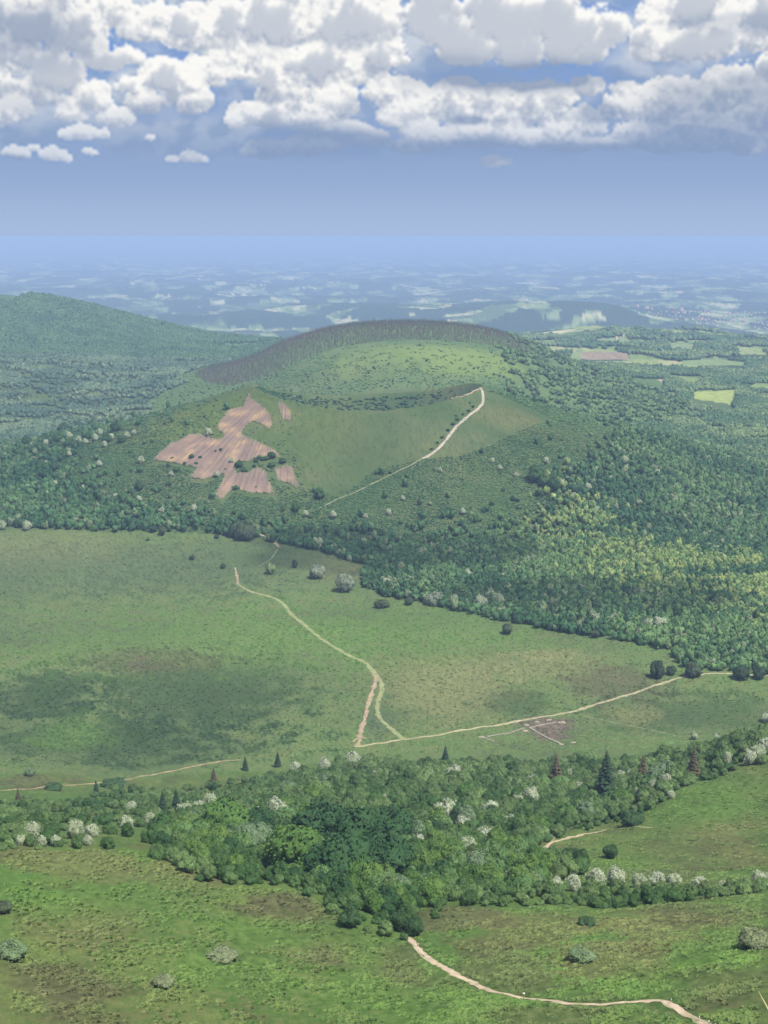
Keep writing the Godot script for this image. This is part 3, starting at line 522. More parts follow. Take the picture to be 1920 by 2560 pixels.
func build_ground() -> void:
	az_step = 0.00105 / QUALITY
	var a := -PI
	while a < AZ0 - 0.06:
		azs.append(a)
		a += 0.08
	az_first = azs.size()
	var n := int(round((AZ1 - AZ0) / az_step))
	for k in n + 1:
		azs.append(AZ0 + k * az_step)
	az_last = azs.size() - 1
	a = AZ1 + 0.06
	while a < PI - 0.03:
		azs.append(a)
		a += 0.08
	azs.append(PI)
	na = azs.size()
	var d := 1.0
	while d < 190000.0:
		lds.append(log(d))
		var s := 0.004
		if d < 4.0:
			s = 0.12
		elif d < 7.0:
			s = 0.04
		elif d < 240.0:
			s = 0.1
		elif d < 290.0:
			s = 0.02
		elif d > 50000.0:
			s = 0.05
		elif d > 8000.0:
			s = 0.010
		elif d > 2900.0:
			s = 0.007
		d *= exp(s / QUALITY)
	nd = lds.size()
	# broad shape of the near land on every fourth point, then filled in
	var ca := PackedInt32Array()
	for i in na:
		if i < az_first or i > az_last or (i - az_first) % 4 == 0 or i == az_last:
			ca.append(i)
	var cd := PackedInt32Array()
	var j_far := 0
	for j in nd:
		if exp(lds[j]) < 1500.0:
			j_far = j
	for j in j_far + 1:
		if j % 4 == 0 or j == j_far:
			cd.append(j)
	var coarse := PackedFloat32Array()
	for j in cd:
		for i in ca:
			coarse.append(near_height(clampf(azs[i], -0.5, 0.5), lds[j]))
	hgt.resize(na * nd)
	top.resize(na * nd)
	var vert := PackedVector3Array()
	vert.resize(na * nd)
	var kj := 0
	for j in nd:
		var dd := exp(lds[j])
		var w := 1.0 - smooth(1120, 1450, dd)
		while kj < cd.size() - 2 and cd[kj + 1] <= j:
			kj += 1
		var tj := 0.0
		if j <= j_far:
			tj = float(j - cd[kj]) / (cd[kj + 1] - cd[kj])
		var steep := EYE - 1.7 - 0.67 * dd
		var near_camera := 1.0 - smooth(240, 300, dd)
		var ki := 0
		for i in na:
			var x := dd * sin(azs[i])
			var f := dd * cos(azs[i])
			var h := 0.0
			if w < 1.0:
				h = far_height(x, f, dd)
			if w > 0.0:
				while ki < ca.size() - 2 and ca[ki + 1] <= i:
					ki += 1
				var ti := float(i - ca[ki]) / (ca[ki + 1] - ca[ki])
				var k := kj * ca.size() + ki
				var nh := lerpf(lerpf(coarse[k], coarse[k + 1], ti), lerpf(coarse[k + ca.size()], coarse[k + ca.size() + 1], ti), tj)
				nh += (steep - nh) * near_camera
				h = h * (1.0 - w) + nh * w
			if i >= az_first and i <= az_last:
				if dd < 12.0:
					var kx := x - 1.72
					var kf := f - 5.35
					h += 1.75 * exp(-(kx * kx + kf * kf) / 2.42)
				elif dd > 290.0 and dd < 3000.0:
					h += n_mid.get_noise_2d(x * 1.6, f * 1.6) * 0.9 + n_mid.get_noise_2d(x * 0.3, f * 0.3) * 2.2
					if dd < 1200.0:
						h += n_fine.get_noise_2d(x * 1.3, f * 1.3) * 0.22
				elif dd >= 3000.0 and dd < 8000.0:
					h += n_mid.get_noise_2d(x * 0.5, f * 0.5) * 3.0
				if dd > 5000.0:
					h += smooth(5000, 9000, dd) * (n_wood.get_noise_2d(x * 0.30 + 900.0, f * 0.30) * 120.0 - 20.0)
					if wood_cover(x, f, dd) > 0.0:
						h += 9.0 + 6.0 * n_mid.get_noise_2d(x * 0.9, f * 0.9)
			hgt[j * na + i] = h
			vert[j * na + i] = Vector3(x, h, -f)
			var s := (h - EYE) / dd
			top[j * na + i] = s if j == 0 else maxf(s, top[(j - 1) * na + i])
	print("heights ", Time.get_ticks_msec(), " ", na, "x", nd)
	# which piece of the setting every cell belongs to
	var kind := PackedByteArray()
	kind.resize(na * nd)
	var normal := PackedVector3Array()
	normal.resize(na * nd)
	colour.resize(na * nd)
	var patch_rows := []
	for k in range(0, PATCHES.size(), 6):
		var pd := Vector2(PATCHES[k], PATCHES[k + 1]).length()
		patch_rows.append([pd - PATCHES[k + 3] * 1.7 - 10, pd + PATCHES[k + 3] * 1.7 + 10, k])
	for j in nd:
		var dd := exp(lds[j])
		var live := []
		for p in patch_rows:
			if dd > p[0] and dd < p[1]:
				live.append(p[2])
		for i in na:
			var q := j * na + i
			var v := vert[q]
			var x := v.x
			var f := -v.z
			var r := 0
			if dd > 1050.0:
				if dd < 3300.0 and Vector2(x - C1.x, (f - C1.y)).length() < 690.0 and not (dd < 2100.0 and inside(Vector2(x, f), MEADOW)):
					r = 2
				elif dd < 2060.0:
					r = 1 if inside(Vector2(x, f), MEADOW) else 0
				elif dd < 4700.0 and (Vector2(x, f).distance_to(C2) < 720.0 or Vector2(x, f).distance_to(C3) < 680.0):
					r = 3
				elif dd > 4700.0 and dd < 8600.0 and absf((x - HF.x + 300.0) / 1500.0) < 1.0 and x < -250.0:
					r = 4
				else:
					r = 5
				if r == 5 and dd < 8500.0 and x > 0:
					for k in FIELDS.size():
						if inside(Vector2(x, f), FIELDS[k][2]):
							r = 6 + k
			kind[q] = r
			var up := vert[q + na] if j < nd - 1 else v
			var dn := vert[q - na] if j > 0 else v
			var ri := vert[q + 1] if i < na - 1 else v
			var le := vert[q - 1] if i > 0 else v
			var nn := (ri - le).cross(up - dn).normalized()
			normal[q] = nn if nn.y > 0 else -nn
			if dd < 280.0 or i < az_first or i > az_last:
				colour[q] = Color(0.07, 0.115, 0.045)
				continue
			var w := n_wide.get_noise_2d(x, f)
			var m := n_mid.get_noise_2d(x, f)
			var g := n_fine.get_noise_2d(x, f) if dd < 2900.0 else 0.0
			var c: Color = FIELDS[r - 6][1] if r >= 6 else soil_colour(x, f, dd, r, w, m, g)
			if r >= 6:
				c = c * (1.0 + 0.25 * m)
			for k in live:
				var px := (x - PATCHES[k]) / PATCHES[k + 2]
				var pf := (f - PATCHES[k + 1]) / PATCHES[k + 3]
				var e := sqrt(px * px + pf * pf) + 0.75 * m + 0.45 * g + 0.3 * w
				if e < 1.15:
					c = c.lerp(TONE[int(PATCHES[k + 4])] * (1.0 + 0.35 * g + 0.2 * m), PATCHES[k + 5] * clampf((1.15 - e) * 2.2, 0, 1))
			c = c * (1.0 + (0.20 if r == 0 else 0.30) * g)
			c.a = 1.0
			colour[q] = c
	print("colours ", Time.get_ticks_msec())
	var mat := tinted(Color.WHITE, 0.95)
	mat.resource_name = "turf"
	var grain := NoiseTexture2D.new()
	grain.width = 512
	grain.height = 512
	grain.seamless = true
	grain.noise = FastNoiseLite.new()
	grain.noise.seed = 4
	grain.noise.frequency = 0.06
	grain.noise.fractal_octaves = 4
	var ramp := Gradient.new()
	ramp.set_color(0, Color(0.72, 0.72, 0.70))
	ramp.set_color(1, Color(1.0, 1.0, 1.0))
	grain.color_ramp = ramp
	mat.albedo_texture = grain
	mat.uv1_triplanar = true
	mat.uv1_world_triplanar = true
	mat.uv1_scale = Vector3(0.031, 0.031, 0.031)
	var names := ["ground", "meadow", "volcano_hill", "rear_hill", "wooded_hill", "plain"]
	var labels := ["heath covered ground of the near spur and valley", "broad green meadow crossed by footpaths", "grassy volcanic cone with a crater at its top",
		"grass topped hill with dark forest along its far rim", "long blue green wooded hill beyond the forest plain", "hazy patchwork plain of fields and woods reaching the horizon"]
	for r in 6 + FIELDS.size():
		var map := PackedInt32Array()
		map.resize(na * nd)
		map.fill(-1)
		var vv := PackedVector3Array()
		var vn := PackedVector3Array()
		var vc := PackedColorArray()
		var ix := PackedInt32Array()
		for j in nd - 1:
			for i in na - 1:
				var q := j * na + i
				if kind[q] != r:
					continue
				for k in [q, q + 1, q + na, q + na + 1]:
					if map[k] < 0:
						map[k] = vv.size()
						vv.append(vert[k])
						vn.append(normal[k])
						vc.append(colour[k])
				var p0 := map[q]
				var p1 := map[q + 1]
				var p2 := map[q + na]
				var p3 := map[q + na + 1]
				ix.append_array([p0, p2, p1, p1, p2, p3])
		if ix.is_empty():
			continue
		var o := MeshInstance3D.new()
		o.mesh = flat_mesh(vv, vn, vc, ix)
		o.material_override = mat
		if r < 6:
			put(o, names[r], labels[r], "meadow" if r == 1 else "hill" if r in [2, 3, 4] else "ground", "", "structure")
		else:
			put(o, "field", FIELDS[r - 6][0], "field", "", "structure")

# ------------------------------------------------------------------ bare scoria on the cone
func build_scars() -> void:
	var mat := tinted(Color.WHITE, 0.95)
	mat.resource_name = "scoria"
	var labels := ["pink and tan bare scoria slope fanning down the cone", "small pinkish scoria lobe beside dark bushes on the cone", "small grey pink bare patch in the grass below the rim"]
	var which := [SCAR_A, SCAR_B, SCAR_C]
	for s in 3:
		var poly: PackedVector2Array = which[s]
		var lo := Vector2(1e9, 1e9)
		var hi := Vector2(-1e9, -1e9)
		for p in poly:
			lo = lo.min(p)
			hi = hi.max(p)
		lo -= Vector2(6, 6)
		hi += Vector2(6, 6)
		var step := 1.3
		var nx := int((hi.x - lo.x) / step) + 1
		var nf := int((hi.y - lo.y) / step) + 1
		var vv := PackedVector3Array()
		var vc := PackedColorArray()
		var keep := PackedByteArray()
		for j in nf:
			for i in nx:
				var x := lo.x + i * step
				var f := lo.y + j * step
				var rel := Vector2(x, f) - SCAR_A[0] - (C1 - SCAR_A[0]).normalized() * 70.0
				var ang := rel.angle()
				var r := rel.length()
				var streak := n_mid.get_noise_2d(ang * 1100.0, r * 0.16)
				var fine := n_fine.get_noise_2d(ang * 420.0, r * 0.14)
				var blot := n_mid.get_noise_2d(x * 0.6, f * 0.6)
				var jit := Vector2(n_fine.get_noise_2d(x * 0.9, f * 0.9), n_fine.get_noise_2d(f * 0.9, x * 0.9)) * 3.5 + Vector2(rng.randf_range(-1.6, 1.6), rng.randf_range(-1.6, 1.6))
				keep.append(1 if inside(Vector2(x, f) + jit, poly) else 0)
				var lift := 1.0 + streak * 1.7 + fine * 0.8
				vv.append(Vector3(x, ground_y(x, f) + maxf(lift, 0.35), -f))
				var c := Color(0.200, 0.146, 0.112).lerp(Color(0.128, 0.098, 0.084), clampf(0.5 + streak * 0.9 + fine * 0.9 - blot * 0.8, 0, 1))
				c = c.lerp(Color(0.26, 0.185, 0.105), clampf(blot * 1.8 - 0.15 + (60.0 - absf(r - 190.0)) * 0.004, 0, 0.8))
				c = c.lerp(Color(0.120, 0.084, 0.082), clampf((130.0 - r) * 0.02 - 0.1 + blot, 0, 0.75))
				c = c * (1.0 + 0.35 * fine)
				c.a = 1.0
				vc.append(c)
		var st := SurfaceTool.new()
		st.begin(Mesh.PRIMITIVE_TRIANGLES)
		st.set_smooth_group(0)
		# grass creeps into the ragged margin
		for j in nf:
			for i in nx:
				var got := 0
				for e in [[-4, 0], [4, 0], [0, -4], [0, 4], [-3, -3], [3, 3], [-3, 3], [3, -3]]:
					var a: int = clampi(i + e[0], 0, nx - 1)
					var b: int = clampi(j + e[1], 0, nf - 1)
					got += keep[b * nx + a]
				if got < 8:
					var p: Vector3 = vv[j * nx + i]
					var n := n_fine.get_noise_2d(p.x * 1.6, p.z * 1.6)
					vc[j * nx + i] = vc[j * nx + i].lerp(ground_colour(p.x, -p.z), clampf((8 - got) * 0.16 + n * 1.2 - 0.1, 0, 0.95))
		for j in nf - 1:
			for i in nx - 1:
				var q := j * nx + i
				if keep[q] + keep[q + 1] + keep[q + nx] + keep[q + nx + 1] < 4:
					continue
				for k in [q, q + nx, q + 1, q + 1, q + nx, q + nx + 1]:
					st.set_color(vc[k])
					st.add_vertex(vv[k])
		st.index()
		st.generate_normals()
		var o := MeshInstance3D.new()
		o.mesh = st.commit()
		o.material_override = mat
		put(o, "scree_slope", labels[s], "scree", "", "structure")

# ------------------------------------------------------------------ footpaths
func curve_of(pts: PackedVector2Array, step: float) -> PackedVector2Array:
	var r := PackedVector2Array()
	var n := pts.size()
	for i in n - 1:
		var m := maxi(1, int(pts[i].distance_to(pts[i + 1]) / step))
		for k in m:
			r.append(pts[i].cubic_interpolate(pts[i + 1], pts[maxi(i - 1, 0)], pts[mini(i + 2, n - 1)], float(k) / m))
	r.append(pts[n - 1])
	return r

func build_paths() -> void:
	var list := [
		[PATH_NEAR, 2.5, Color(0.31, 0.255, 0.19), "pale gravel footpath winding over the near spur", 0.4, 0.3],
		[PATH_SIDE, 0.8, Color(0.27, 0.25, 0.17), "thin side track beside the near gravel footpath", 0.3, 0.25],
		[PATH_SPUR, 2.6, Color(0.34, 0.28, 0.20), "short earthy footpath leaving the wood up the slope", 0.5, 0.15],
		[PATH_SPUR2, 1.8, Color(0.20, 0.20, 0.10), "worn grassy track above the earthy footpath", 0.6, 0.15],
		[PATH_PLAIN, 4.0, Color(0.28, 0.255, 0.16), "long pale footpath crossing the meadow below the cone", 0.5, 0.22],
		[PATH_GULLY, 4.6, Color(0.27, 0.205, 0.145), "eroded orange gully track cut into the meadow", 0.9, 0.25],
		[PATH_FAN, 2.6, Color(0.27, 0.21, 0.15), "fan of washed out earth at the gully's foot", 0.9, 0.28],
		[PATH_GRASS, 5.0, Color(0.19, 0.21, 0.105), "wide pale grass track bending down the meadow", 0.5, 0.2],
		[PATH_TOP, 3.0, Color(0.26, 0.20, 0.15), "worn reddish track at the head of the meadow", 0.7, 0.25],
		[PATH_TOP2, 2.4, Color(0.18, 0.20, 0.11), "faint grass track under the cone's wood edge", 0.6, 0.25],
		[PATH_LINK, 5.0, Color(0.29, 0.24, 0.17), "bare earth clearing beside the dark bushes", 0.9, 0.25],
		[PATH_CRATER, 5.2, Color(0.32, 0.285, 0.235), "pale stepped footpath climbing to the crater rim", 0.35, 0.7],
		[PATH_RIM, 5.0, Color(0.30, 0.22, 0.17), "reddish worn path along the crater rim", 0.8, 0.8],
		[PATH_WOOD, 1.8, Color(0.20, 0.21, 0.125), "pale path showing through the cone's shrubs", 0.6, 0.8],
		[PATH_LEFT, 3.0, Color(0.24, 0.19, 0.12), "brown earth track between meadow and thicket", 0.7, 0.25],
		[PATH_FAINT, 1.6, Color(0.14, 0.17, 0.09), "faint grass track running off the meadow path", 0.6, 0.22],
	]
	var mat := tinted(Color.WHITE, 0.95)
	mat.resource_name = "trodden_earth"
	for e in list:
		var pts := curve_of(e[0], 1.6 if e[1] < 3.5 else 2.2)
		var vv := PackedVector3Array()
		var vn := PackedVector3Array()
		var vc := PackedColorArray()
		var ix := PackedInt32Array()
		var across := 7
		var run := 0.0
		for i in pts.size():
			var t := (pts[mini(i + 1, pts.size() - 1)] - pts[maxi(i - 1, 0)]).normalized()
			var side := Vector2(t.y, -t.x)
			if i > 0:
				run += pts[i].distance_to(pts[i - 1])
			var wob := 1.0 + float(e[4]) * (n_mid.get_noise_2d(run * 1.5, e[1] * 50.0) * 0.9 + n_fine.get_noise_2d(run * 0.9, 7.0) * 0.5)
			var shift: float = n_mid.get_noise_2d(run * 0.8, 300.0 + e[1] * 9.0) * e[1] * 0.3 * e[4]
			for k in across:
				var s: float = (float(k) / (across - 1) - 0.5) * float(e[1]) * maxf(wob, 0.35) + shift
				if k == 0 or k == across - 1:
					s *= 0.85 + 0.75 * n_fine.get_noise_2d(run * 2.1, 40.0 * k + e[1])
				var p: Vector2 = pts[i] + side * s
				var edge := absf(float(k) / (across - 1) - 0.5) * 2.0
				vv.append(Vector3(p.x, ground_y(p.x, p.y) + e[5] * (1.0 - 0.75 * edge * edge), -p.y))
				vn.append(Vector3.UP)
				var c: Color = e[2] * (1.0 + 0.30 * n_fine.get_noise_2d(p.x * 2.0, p.y * 2.0) + 0.25 * n_mid.get_noise_2d(p.x * 2.0, p.y * 2.0))
				# turf creeps in from the sides
				c = c.lerp(ground_colour(p.x, p.y), clampf(edge * edge * 0.8 + n_fine.get_noise_2d(p.x * 1.4 + 60.0, p.y * 1.4) * 1.1 - 0.25, 0, 0.9))
				c.a = 1.0
				vc.append(c)
			if i > 0:
				for k in across - 1:
					var q := (i - 1) * across + k
					ix.append_array([q, q + across, q + 1, q + 1, q + across, q + across + 1])
		var o := MeshInstance3D.new()
		o.mesh = flat_mesh(vv, vn, vc, ix)
		o.material_override = mat
		put(o, "footpath", e[3], "footpath", "", "structure")

# ------------------------------------------------------------------ plants: prototypes
var leaf_hues := [Color(1.22, 1.12, 0.90), Color(0.82, 0.90, 0.95), Color(1.05, 1.0, 0.85), Color(0.92, 1.05, 1.05)]   # yellowish, bluish, olive and fresh leaves differ in colour
var crowns := []          # crown meshes of broadleaf trees, about one metre in radius
var bushes := []          # lower, wider
var flowering := []      # bushes in white blossom
var specks := []          # cheap crowns for the far woods
var spruces := []
var far_spruces := []
var trunk_mesh: Mesh
var stem_mesh: Mesh
var leaf_mats := []
var bark: StandardMaterial3D

func crown_mesh(s: int, tall: float, lobes: int, spread: float, leaves: int, leaf: float, rings: int, under: float, flowers := 0.0) -> ArrayMesh:
	# a lumpy crown: the outer hull of many overlapping boughs, roughened with leaf sprays that stand off it
	var r := RandomNumberGenerator.new()
	r.seed = s
	var cs := PackedVector3Array()
	var rs := PackedFloat32Array()
	cs.append(Vector3(0, tall * 0.5, 0))
	rs.append(0.62)
	for k in lobes:
		var a := r.randf() * TAU
		var e := r.randf_range(-under, 1.0)
		var q := sqrt(maxf(0.0, 1.0 - e * e * 0.8)) * spread * r.randf_range(0.75, 1.05)
		cs.append(Vector3(cos(a) * q * 0.66, tall * 0.5 + e * tall * 0.36, sin(a) * q * 0.66))
		rs.append(r.randf_range(0.24, 0.44))
	var noise := FastNoiseLite.new()
	noise.seed = s
	noise.frequency = 2.6
	noise.fractal_octaves = 2
	var cols := rings * 2
	var mid := Vector3(0, tall * 0.45, 0)
	var vv := PackedVector3Array()
	var vc := PackedColorArray()
	var ix := PackedInt32Array()
	for j in rings + 1:
		var ph := PI * j / rings
		for i in cols:
			var th := TAU * (i + 0.5 * (j % 2)) / cols
			var n := Vector3(sin(ph) * cos(th), cos(ph), sin(ph) * sin(th))
			var far := 0.25
			for k in cs.size():
				var oc := mid - cs[k]
				var b := oc.dot(n)
				var q := b * b - oc.length_squared() + rs[k] * rs[k]
				if q > 0.0:
					far = maxf(far, -b + sqrt(q))
			far *= 1.0 + 0.22 * noise.get_noise_3dv(n * 2.4) + r.randf_range(-0.035, 0.035)
			var p := mid + n * far
			p.y = maxf(p.y, 0.02)
			vv.append(p)
			vc.append(leaf_hues[r.randi() % 4] if flowers <= 0.0 else Color(0.20, 0.25, 0.155))
	for j in rings:
		for i in cols:
			var i2 := (i + 1) % cols
			var a0 := j * cols + i
			var a1 := j * cols + i2
			var b0 := a0 + cols
			var b1 := a1 + cols
			if j % 2 == 0:
				ix.append_array([a0, b0, a1, a1, b0, b1])
			else:
				ix.append_array([a0, b0, b1, a0, b1, a1])
	var nhull := vv.size()
	for k in leaves:
		var p: Vector3 = vv[r.randi() % nhull]
		var out := (p - mid).normalized()
		p += out * r.randf_range(-0.02, 0.09) + Vector3(r.randf_range(-1, 1), r.randf_range(-1, 1), r.randf_range(-1, 1)) * 0.05
		var u := out.cross(Vector3(r.randf_range(-1, 1), r.randf_range(-1, 1), r.randf_range(-1, 1))).normalized()
		var w := (out * r.randf_range(0.1, 1.0) + out.cross(u) * r.randf_range(0.4, 1.0)).normalized()
		var l := leaf * r.randf_range(0.6, 1.3)
		var q := vv.size()
		vv.append_array([p - u * l * 0.5, p + u * l * 0.5, p + w * l + u * l * 0.25, p + w * l * 0.9 - u * l * 0.3])
		var tone: Color = leaf_hues[r.randi() % 4]
		if flowers > 0.0:
			tone = Color(0.42, 0.455, 0.365) if r.randf() < flowers else Color(0.15, 0.205, 0.105)
		for c in 4:
			vc.append(tone)
		ix.append_array([q, q + 1, q + 2, q, q + 2, q + 3])
	var st := SurfaceTool.new()
	st.begin(Mesh.PRIMITIVE_TRIANGLES)
	for k in vv.size():
		st.set_color(vc[k])
		st.set_smooth_group(0)
		st.add_vertex(vv[k])
	for k in ix:
		st.add_index(k)
	st.generate_normals()
	return st.commit()

func spruce_mesh(s: int, tiers: int, blades: int) -> ArrayMesh:
	# unit height; whorls of drooping boughs, each a bent kite with a spine
	var r := RandomNumberGenerator.new()
	r.seed = s
	var st := SurfaceTool.new()
	st.begin(Mesh.PRIMITIVE_TRIANGLES)
	st.set_smooth_group(-1)
	for t in tiers:
		var k := float(t) / tiers
		var y := 0.06 + 0.92 * k
		var reach := 0.235 * pow(1.0 - k, 0.85) + 0.012
		for b in blades:
			var a := TAU * (b + r.randf()) / blades
			var l := reach * r.randf_range(0.7, 1.12)
			var o := Vector3(cos(a), 0, sin(a))
			var sd := Vector3(-sin(a), 0, cos(a)) * l * r.randf_range(0.28, 0.42)
			var base := Vector3(0, y + r.randf_range(-0.02, 0.02), 0)
			var mid := base + o * l * 0.6 + Vector3(0, -l * 0.12, 0)
			var tip := base + o * l + Vector3(0, -l * r.randf_range(0.25, 0.5), 0)
			var low := Vector3(0, -l * 0.22, 0)
			st.set_color(leaf_hues[r.randi() % 4])
			for tri in [[base, mid + sd + low, mid], [base, mid, mid - sd + low], [mid, mid + sd + low, tip], [mid, tip, mid - sd + low]]:
				for v in tri:
					st.add_vertex(v)
	st.generate_normals()
	return st.commit()

func trunk(h: float, r0: float, r1: float, limbs: int, s: int) -> ArrayMesh:
	var r := RandomNumberGenerator.new()
	r.seed = s
	var st := SurfaceTool.new()
	st.begin(Mesh.PRIMITIVE_TRIANGLES)
	var rods := [[Vector3(0, -0.25, 0), Vector3(0, h, 0), r0, r1]]
	for k in limbs:
		var a := r.randf() * TAU
		var y := h * r.randf_range(0.35, 0.8)
		rods.append([Vector3(0, y, 0), Vector3(cos(a) * 0.5, y + r.randf_range(0.2, 0.5), sin(a) * 0.5), r1 * 0.8, r1 * 0.3])
	for e in rods:
		var ax: Vector3 = (e[1] - e[0]).normalized()
		var u: Vector3 = ax.cross(Vector3(0.3, 0.1, 0.9)).normalized()
		var w: Vector3 = ax.cross(u)
		for k in 7:
			var a0 := TAU * k / 7.0
			var a1 := TAU * (k + 1) / 7.0
			var d0: Vector3 = u * cos(a0) + w * sin(a0)
			var d1: Vector3 = u * cos(a1) + w * sin(a1)
			for v in [e[0] + d0 * e[2], e[1] + d0 * e[3], e[0] + d1 * e[2], e[0] + d1 * e[2], e[1] + d0 * e[3], e[1] + d1 * e[3]]:
				st.add_vertex(v)
	st.generate_normals()
	return st.commit()

func build_prototypes() -> void:
	for k in 6:
		crowns.append(crown_mesh(100 + k, 1.75, 30, 1.0, 2000, 0.085, 26, 0.5))
	for k in 5:
		bushes.append(crown_mesh(200 + k, 1.25, 26, 1.1, 1900, 0.09, 22, 0.3))
	for k in 6:
		flowering.append(crown_mesh(250 + k, 1.3, 20, 1.05, 1300, 0.085, 20, 0.4, [0.85, 0.7, 0.5, 0.9, 0.35, 0.6][k]))
	for k in 5:
		specks.append(crown_mesh(300 + k, 1.4, 11, 1.0, 46, 0.28, 9, 0.4))
	for k in 4:
		spruces.append(spruce_mesh(400 + k, 26, 11))
	for k in 3:
		far_spruces.append(spruce_mesh(500 + k, 8, 6))
	trunk_mesh = trunk(0.9, 0.075, 0.045, 5, 9)
	stem_mesh = trunk(0.55, 0.05, 0.03, 4, 10)
	bark = StandardMaterial3D.new()
	bark.resource_name = "bark"
	bark.albedo_color = Color(0.09, 0.075, 0.06).linear_to_srgb()
	bark.roughness = 0.95

func leaves_of(c: Color, called: String) -> StandardMaterial3D:
	var m := tinted(c, 0.75)
	m.resource_name = called
	m.backlight_enabled = true
	m.backlight = Color(0.30, 0.30, 0.30)
	return m

# ------------------------------------------------------------------ plants: standing in the land
func plant(called: String, label: String, category: String, group: String, crown: Mesh, stem: Mesh, leaf: Material, x: float, f: float, w: float, h: float, tall: float, sink := 0.0) -> Node3D:
	var o := Node3D.new()
	put(o, called, label, category, group)
	o.position = Vector3(x, ground_y(x, f) - sink, -f)
	o.rotation.y = rng.randf() * TAU
	var c := part(o, "crown", crown, leaf)
	var k := h / tall
	c.scale = Vector3(w * 0.5, k, w * 0.5)
	var t := part(o, "trunk", stem, bark)
	t.scale = Vector3(w * 0.5, k, w * 0.5)
	return o

func scatter(called: String, label: String, category: String, meshes: Array, spots: Array, mat: Material) -> void:
	# one mass of plants too many to count; a few crown shapes shared between all
	var root := Node3D.new()
	put(root, called, label, category, "", "stuff")
	for v in meshes.size():
		var mine := []
		for k in range(v, spots.size(), meshes.size()):
			mine.append(spots[k])
		if mine.is_empty():
			continue
		var mm := MultiMesh.new()
		mm.transform_format = MultiMesh.TRANSFORM_3D
		mm.use_colors = true
		mm.mesh = meshes[v]
		mm.instance_count = mine.size()
		for k in mine.size():
			mm.set_instance_transform(k, mine[k][0])
			mm.set_instance_color(k, mine[k][1])
		var o := MultiMeshInstance3D.new()
		o.name = "crown"
		o.multimesh = mm
		o.material_override = mat
		root.add_child(o, true)
		o.set_meta("kind", "stuff")

func spot(x: float, f: float, w: float, h: float, c: Color, sink := 0.25) -> Array:
	var b := Basis(Vector3.UP, rng.randf() * TAU).scaled(Vector3(w * 0.5, h, w * 0.5))
	return [Transform3D(b, Vector3(x, ground_y(x, f) - sink, -f)), c]

func mixed(a: Color, b: Color, t: float, vary := 0.18) -> Color:
	var k := 1.0 + rng.randf_range(-vary, vary)
	var c := a.lerp(b, clampf(t, 0, 1)) * k
	c.a = 1.0
	return c

func hawthorn_place(p: Vector2) -> String:
	for k in range(0, CONIFERS.size(), 4):
		if p.distance_to(Vector2(CONIFERS[k], CONIFERS[k + 1])) < 12.0:
			return "close to a spruce"
	for k in range(0, BEECHES.size(), 4):
		if p.distance_to(Vector2(BEECHES[k], BEECHES[k + 1])) < BEECHES[k + 2] * 0.5 + 6.0:
			return "at the foot of the great beeches"
	if p.length() > 1150.0:
		return "beside the pale path at the meadow's end" if near_line(p, PATH_PLAIN, 40.0) else "along the meadow's wooded edge"
	if near_line(p, PATH_SPUR, 45.0):
		return "near the short earthy footpath"
	if inside(p, HEDGE):
		return "in the hedge line above the near heath"
	if inside(p, THICKET):
		return "in the open thicket beside the valley wood"
	return "inside the crowded valley wood" if inside(p, WOOD) else "at the valley wood's rim"

func tree_label(p: Vector2, w: float, tone: int) -> String:
	var size := "large" if w > 9.5 else "small" if w < 6.0 else "rounded"
	var look: String = ["mid green", "dark green", "fresh green", "light green", "very dark green", "grey green"][tone]
	var where := "in the crowded middle of the valley wood"
	if inside(p, HEDGE):
		where = "in the hedge line above the near heath"
	elif inside(p, THICKET):
		where = "in the open thicket beside the valley wood"
	elif inside(p, HOLLOW):
		where = "in the hollow below the earthy footpath"
	elif not inside(p * (1.0 - 26.0 / p.length()), WOOD):
		where = "on the wood's hem against the near heath"
	for k in range(0, BEECHES.size(), 4):
		if p.distance_to(Vector2(BEECHES[k], BEECHES[k + 1])) < BEECHES[k + 2] * 0.36 + 7.0:
			where = "pressed against the great dark beeches"
	for k in range(0, HAWTHORNS.size(), 3):
		if p.distance_to(Vector2(HAWTHORNS[k], HAWTHORNS[k + 1])) < HAWTHORNS[k + 2] * 0.5 + 3.5:
			where = "beside a white flowering hawthorn"
	for k in range(0, CONIFERS.size(), 4):
		if p.distance_to(Vector2(CONIFERS[k], CONIFERS[k + 1])) < 7.0:
			where = "at the foot of a spruce"
	return "%s %s broadleaf tree %s" % [size, look, where]

func crowded(p: Vector2) -> bool:
	# room kept for the great beeches, the spruces and the bushes in flower
	for k in range(0, BEECHES.size(), 4):
		if p.distance_to(Vector2(BEECHES[k], BEECHES[k + 1])) < BEECHES[k + 2] * 0.36:
			return true
	for k in range(0, HAWTHORNS.size(), 3):
		var q := Vector2(HAWTHORNS[k], HAWTHORNS[k + 1])
		if p.distance_to(q) < HAWTHORNS[k + 2] * 0.5 + 0.5 or p.distance_to(q * (1.0 - 6.5 / q.length())) < 3.0:
			return true
	if near_line(p, PATH_SPUR, 3.5) or near_line(p * (1.0 + 9.0 / p.length()), PATH_SPUR, 4.0):
		return true
	for k in range(0, CONIFERS.size(), 4):
		var q := Vector2(CONIFERS[k], CONIFERS[k + 1])
		if p.distance_to(q) < 3.0 or p.distance_to(q * (1.0 - 5.5 / q.length())) < 3.2:
			return true
	return false

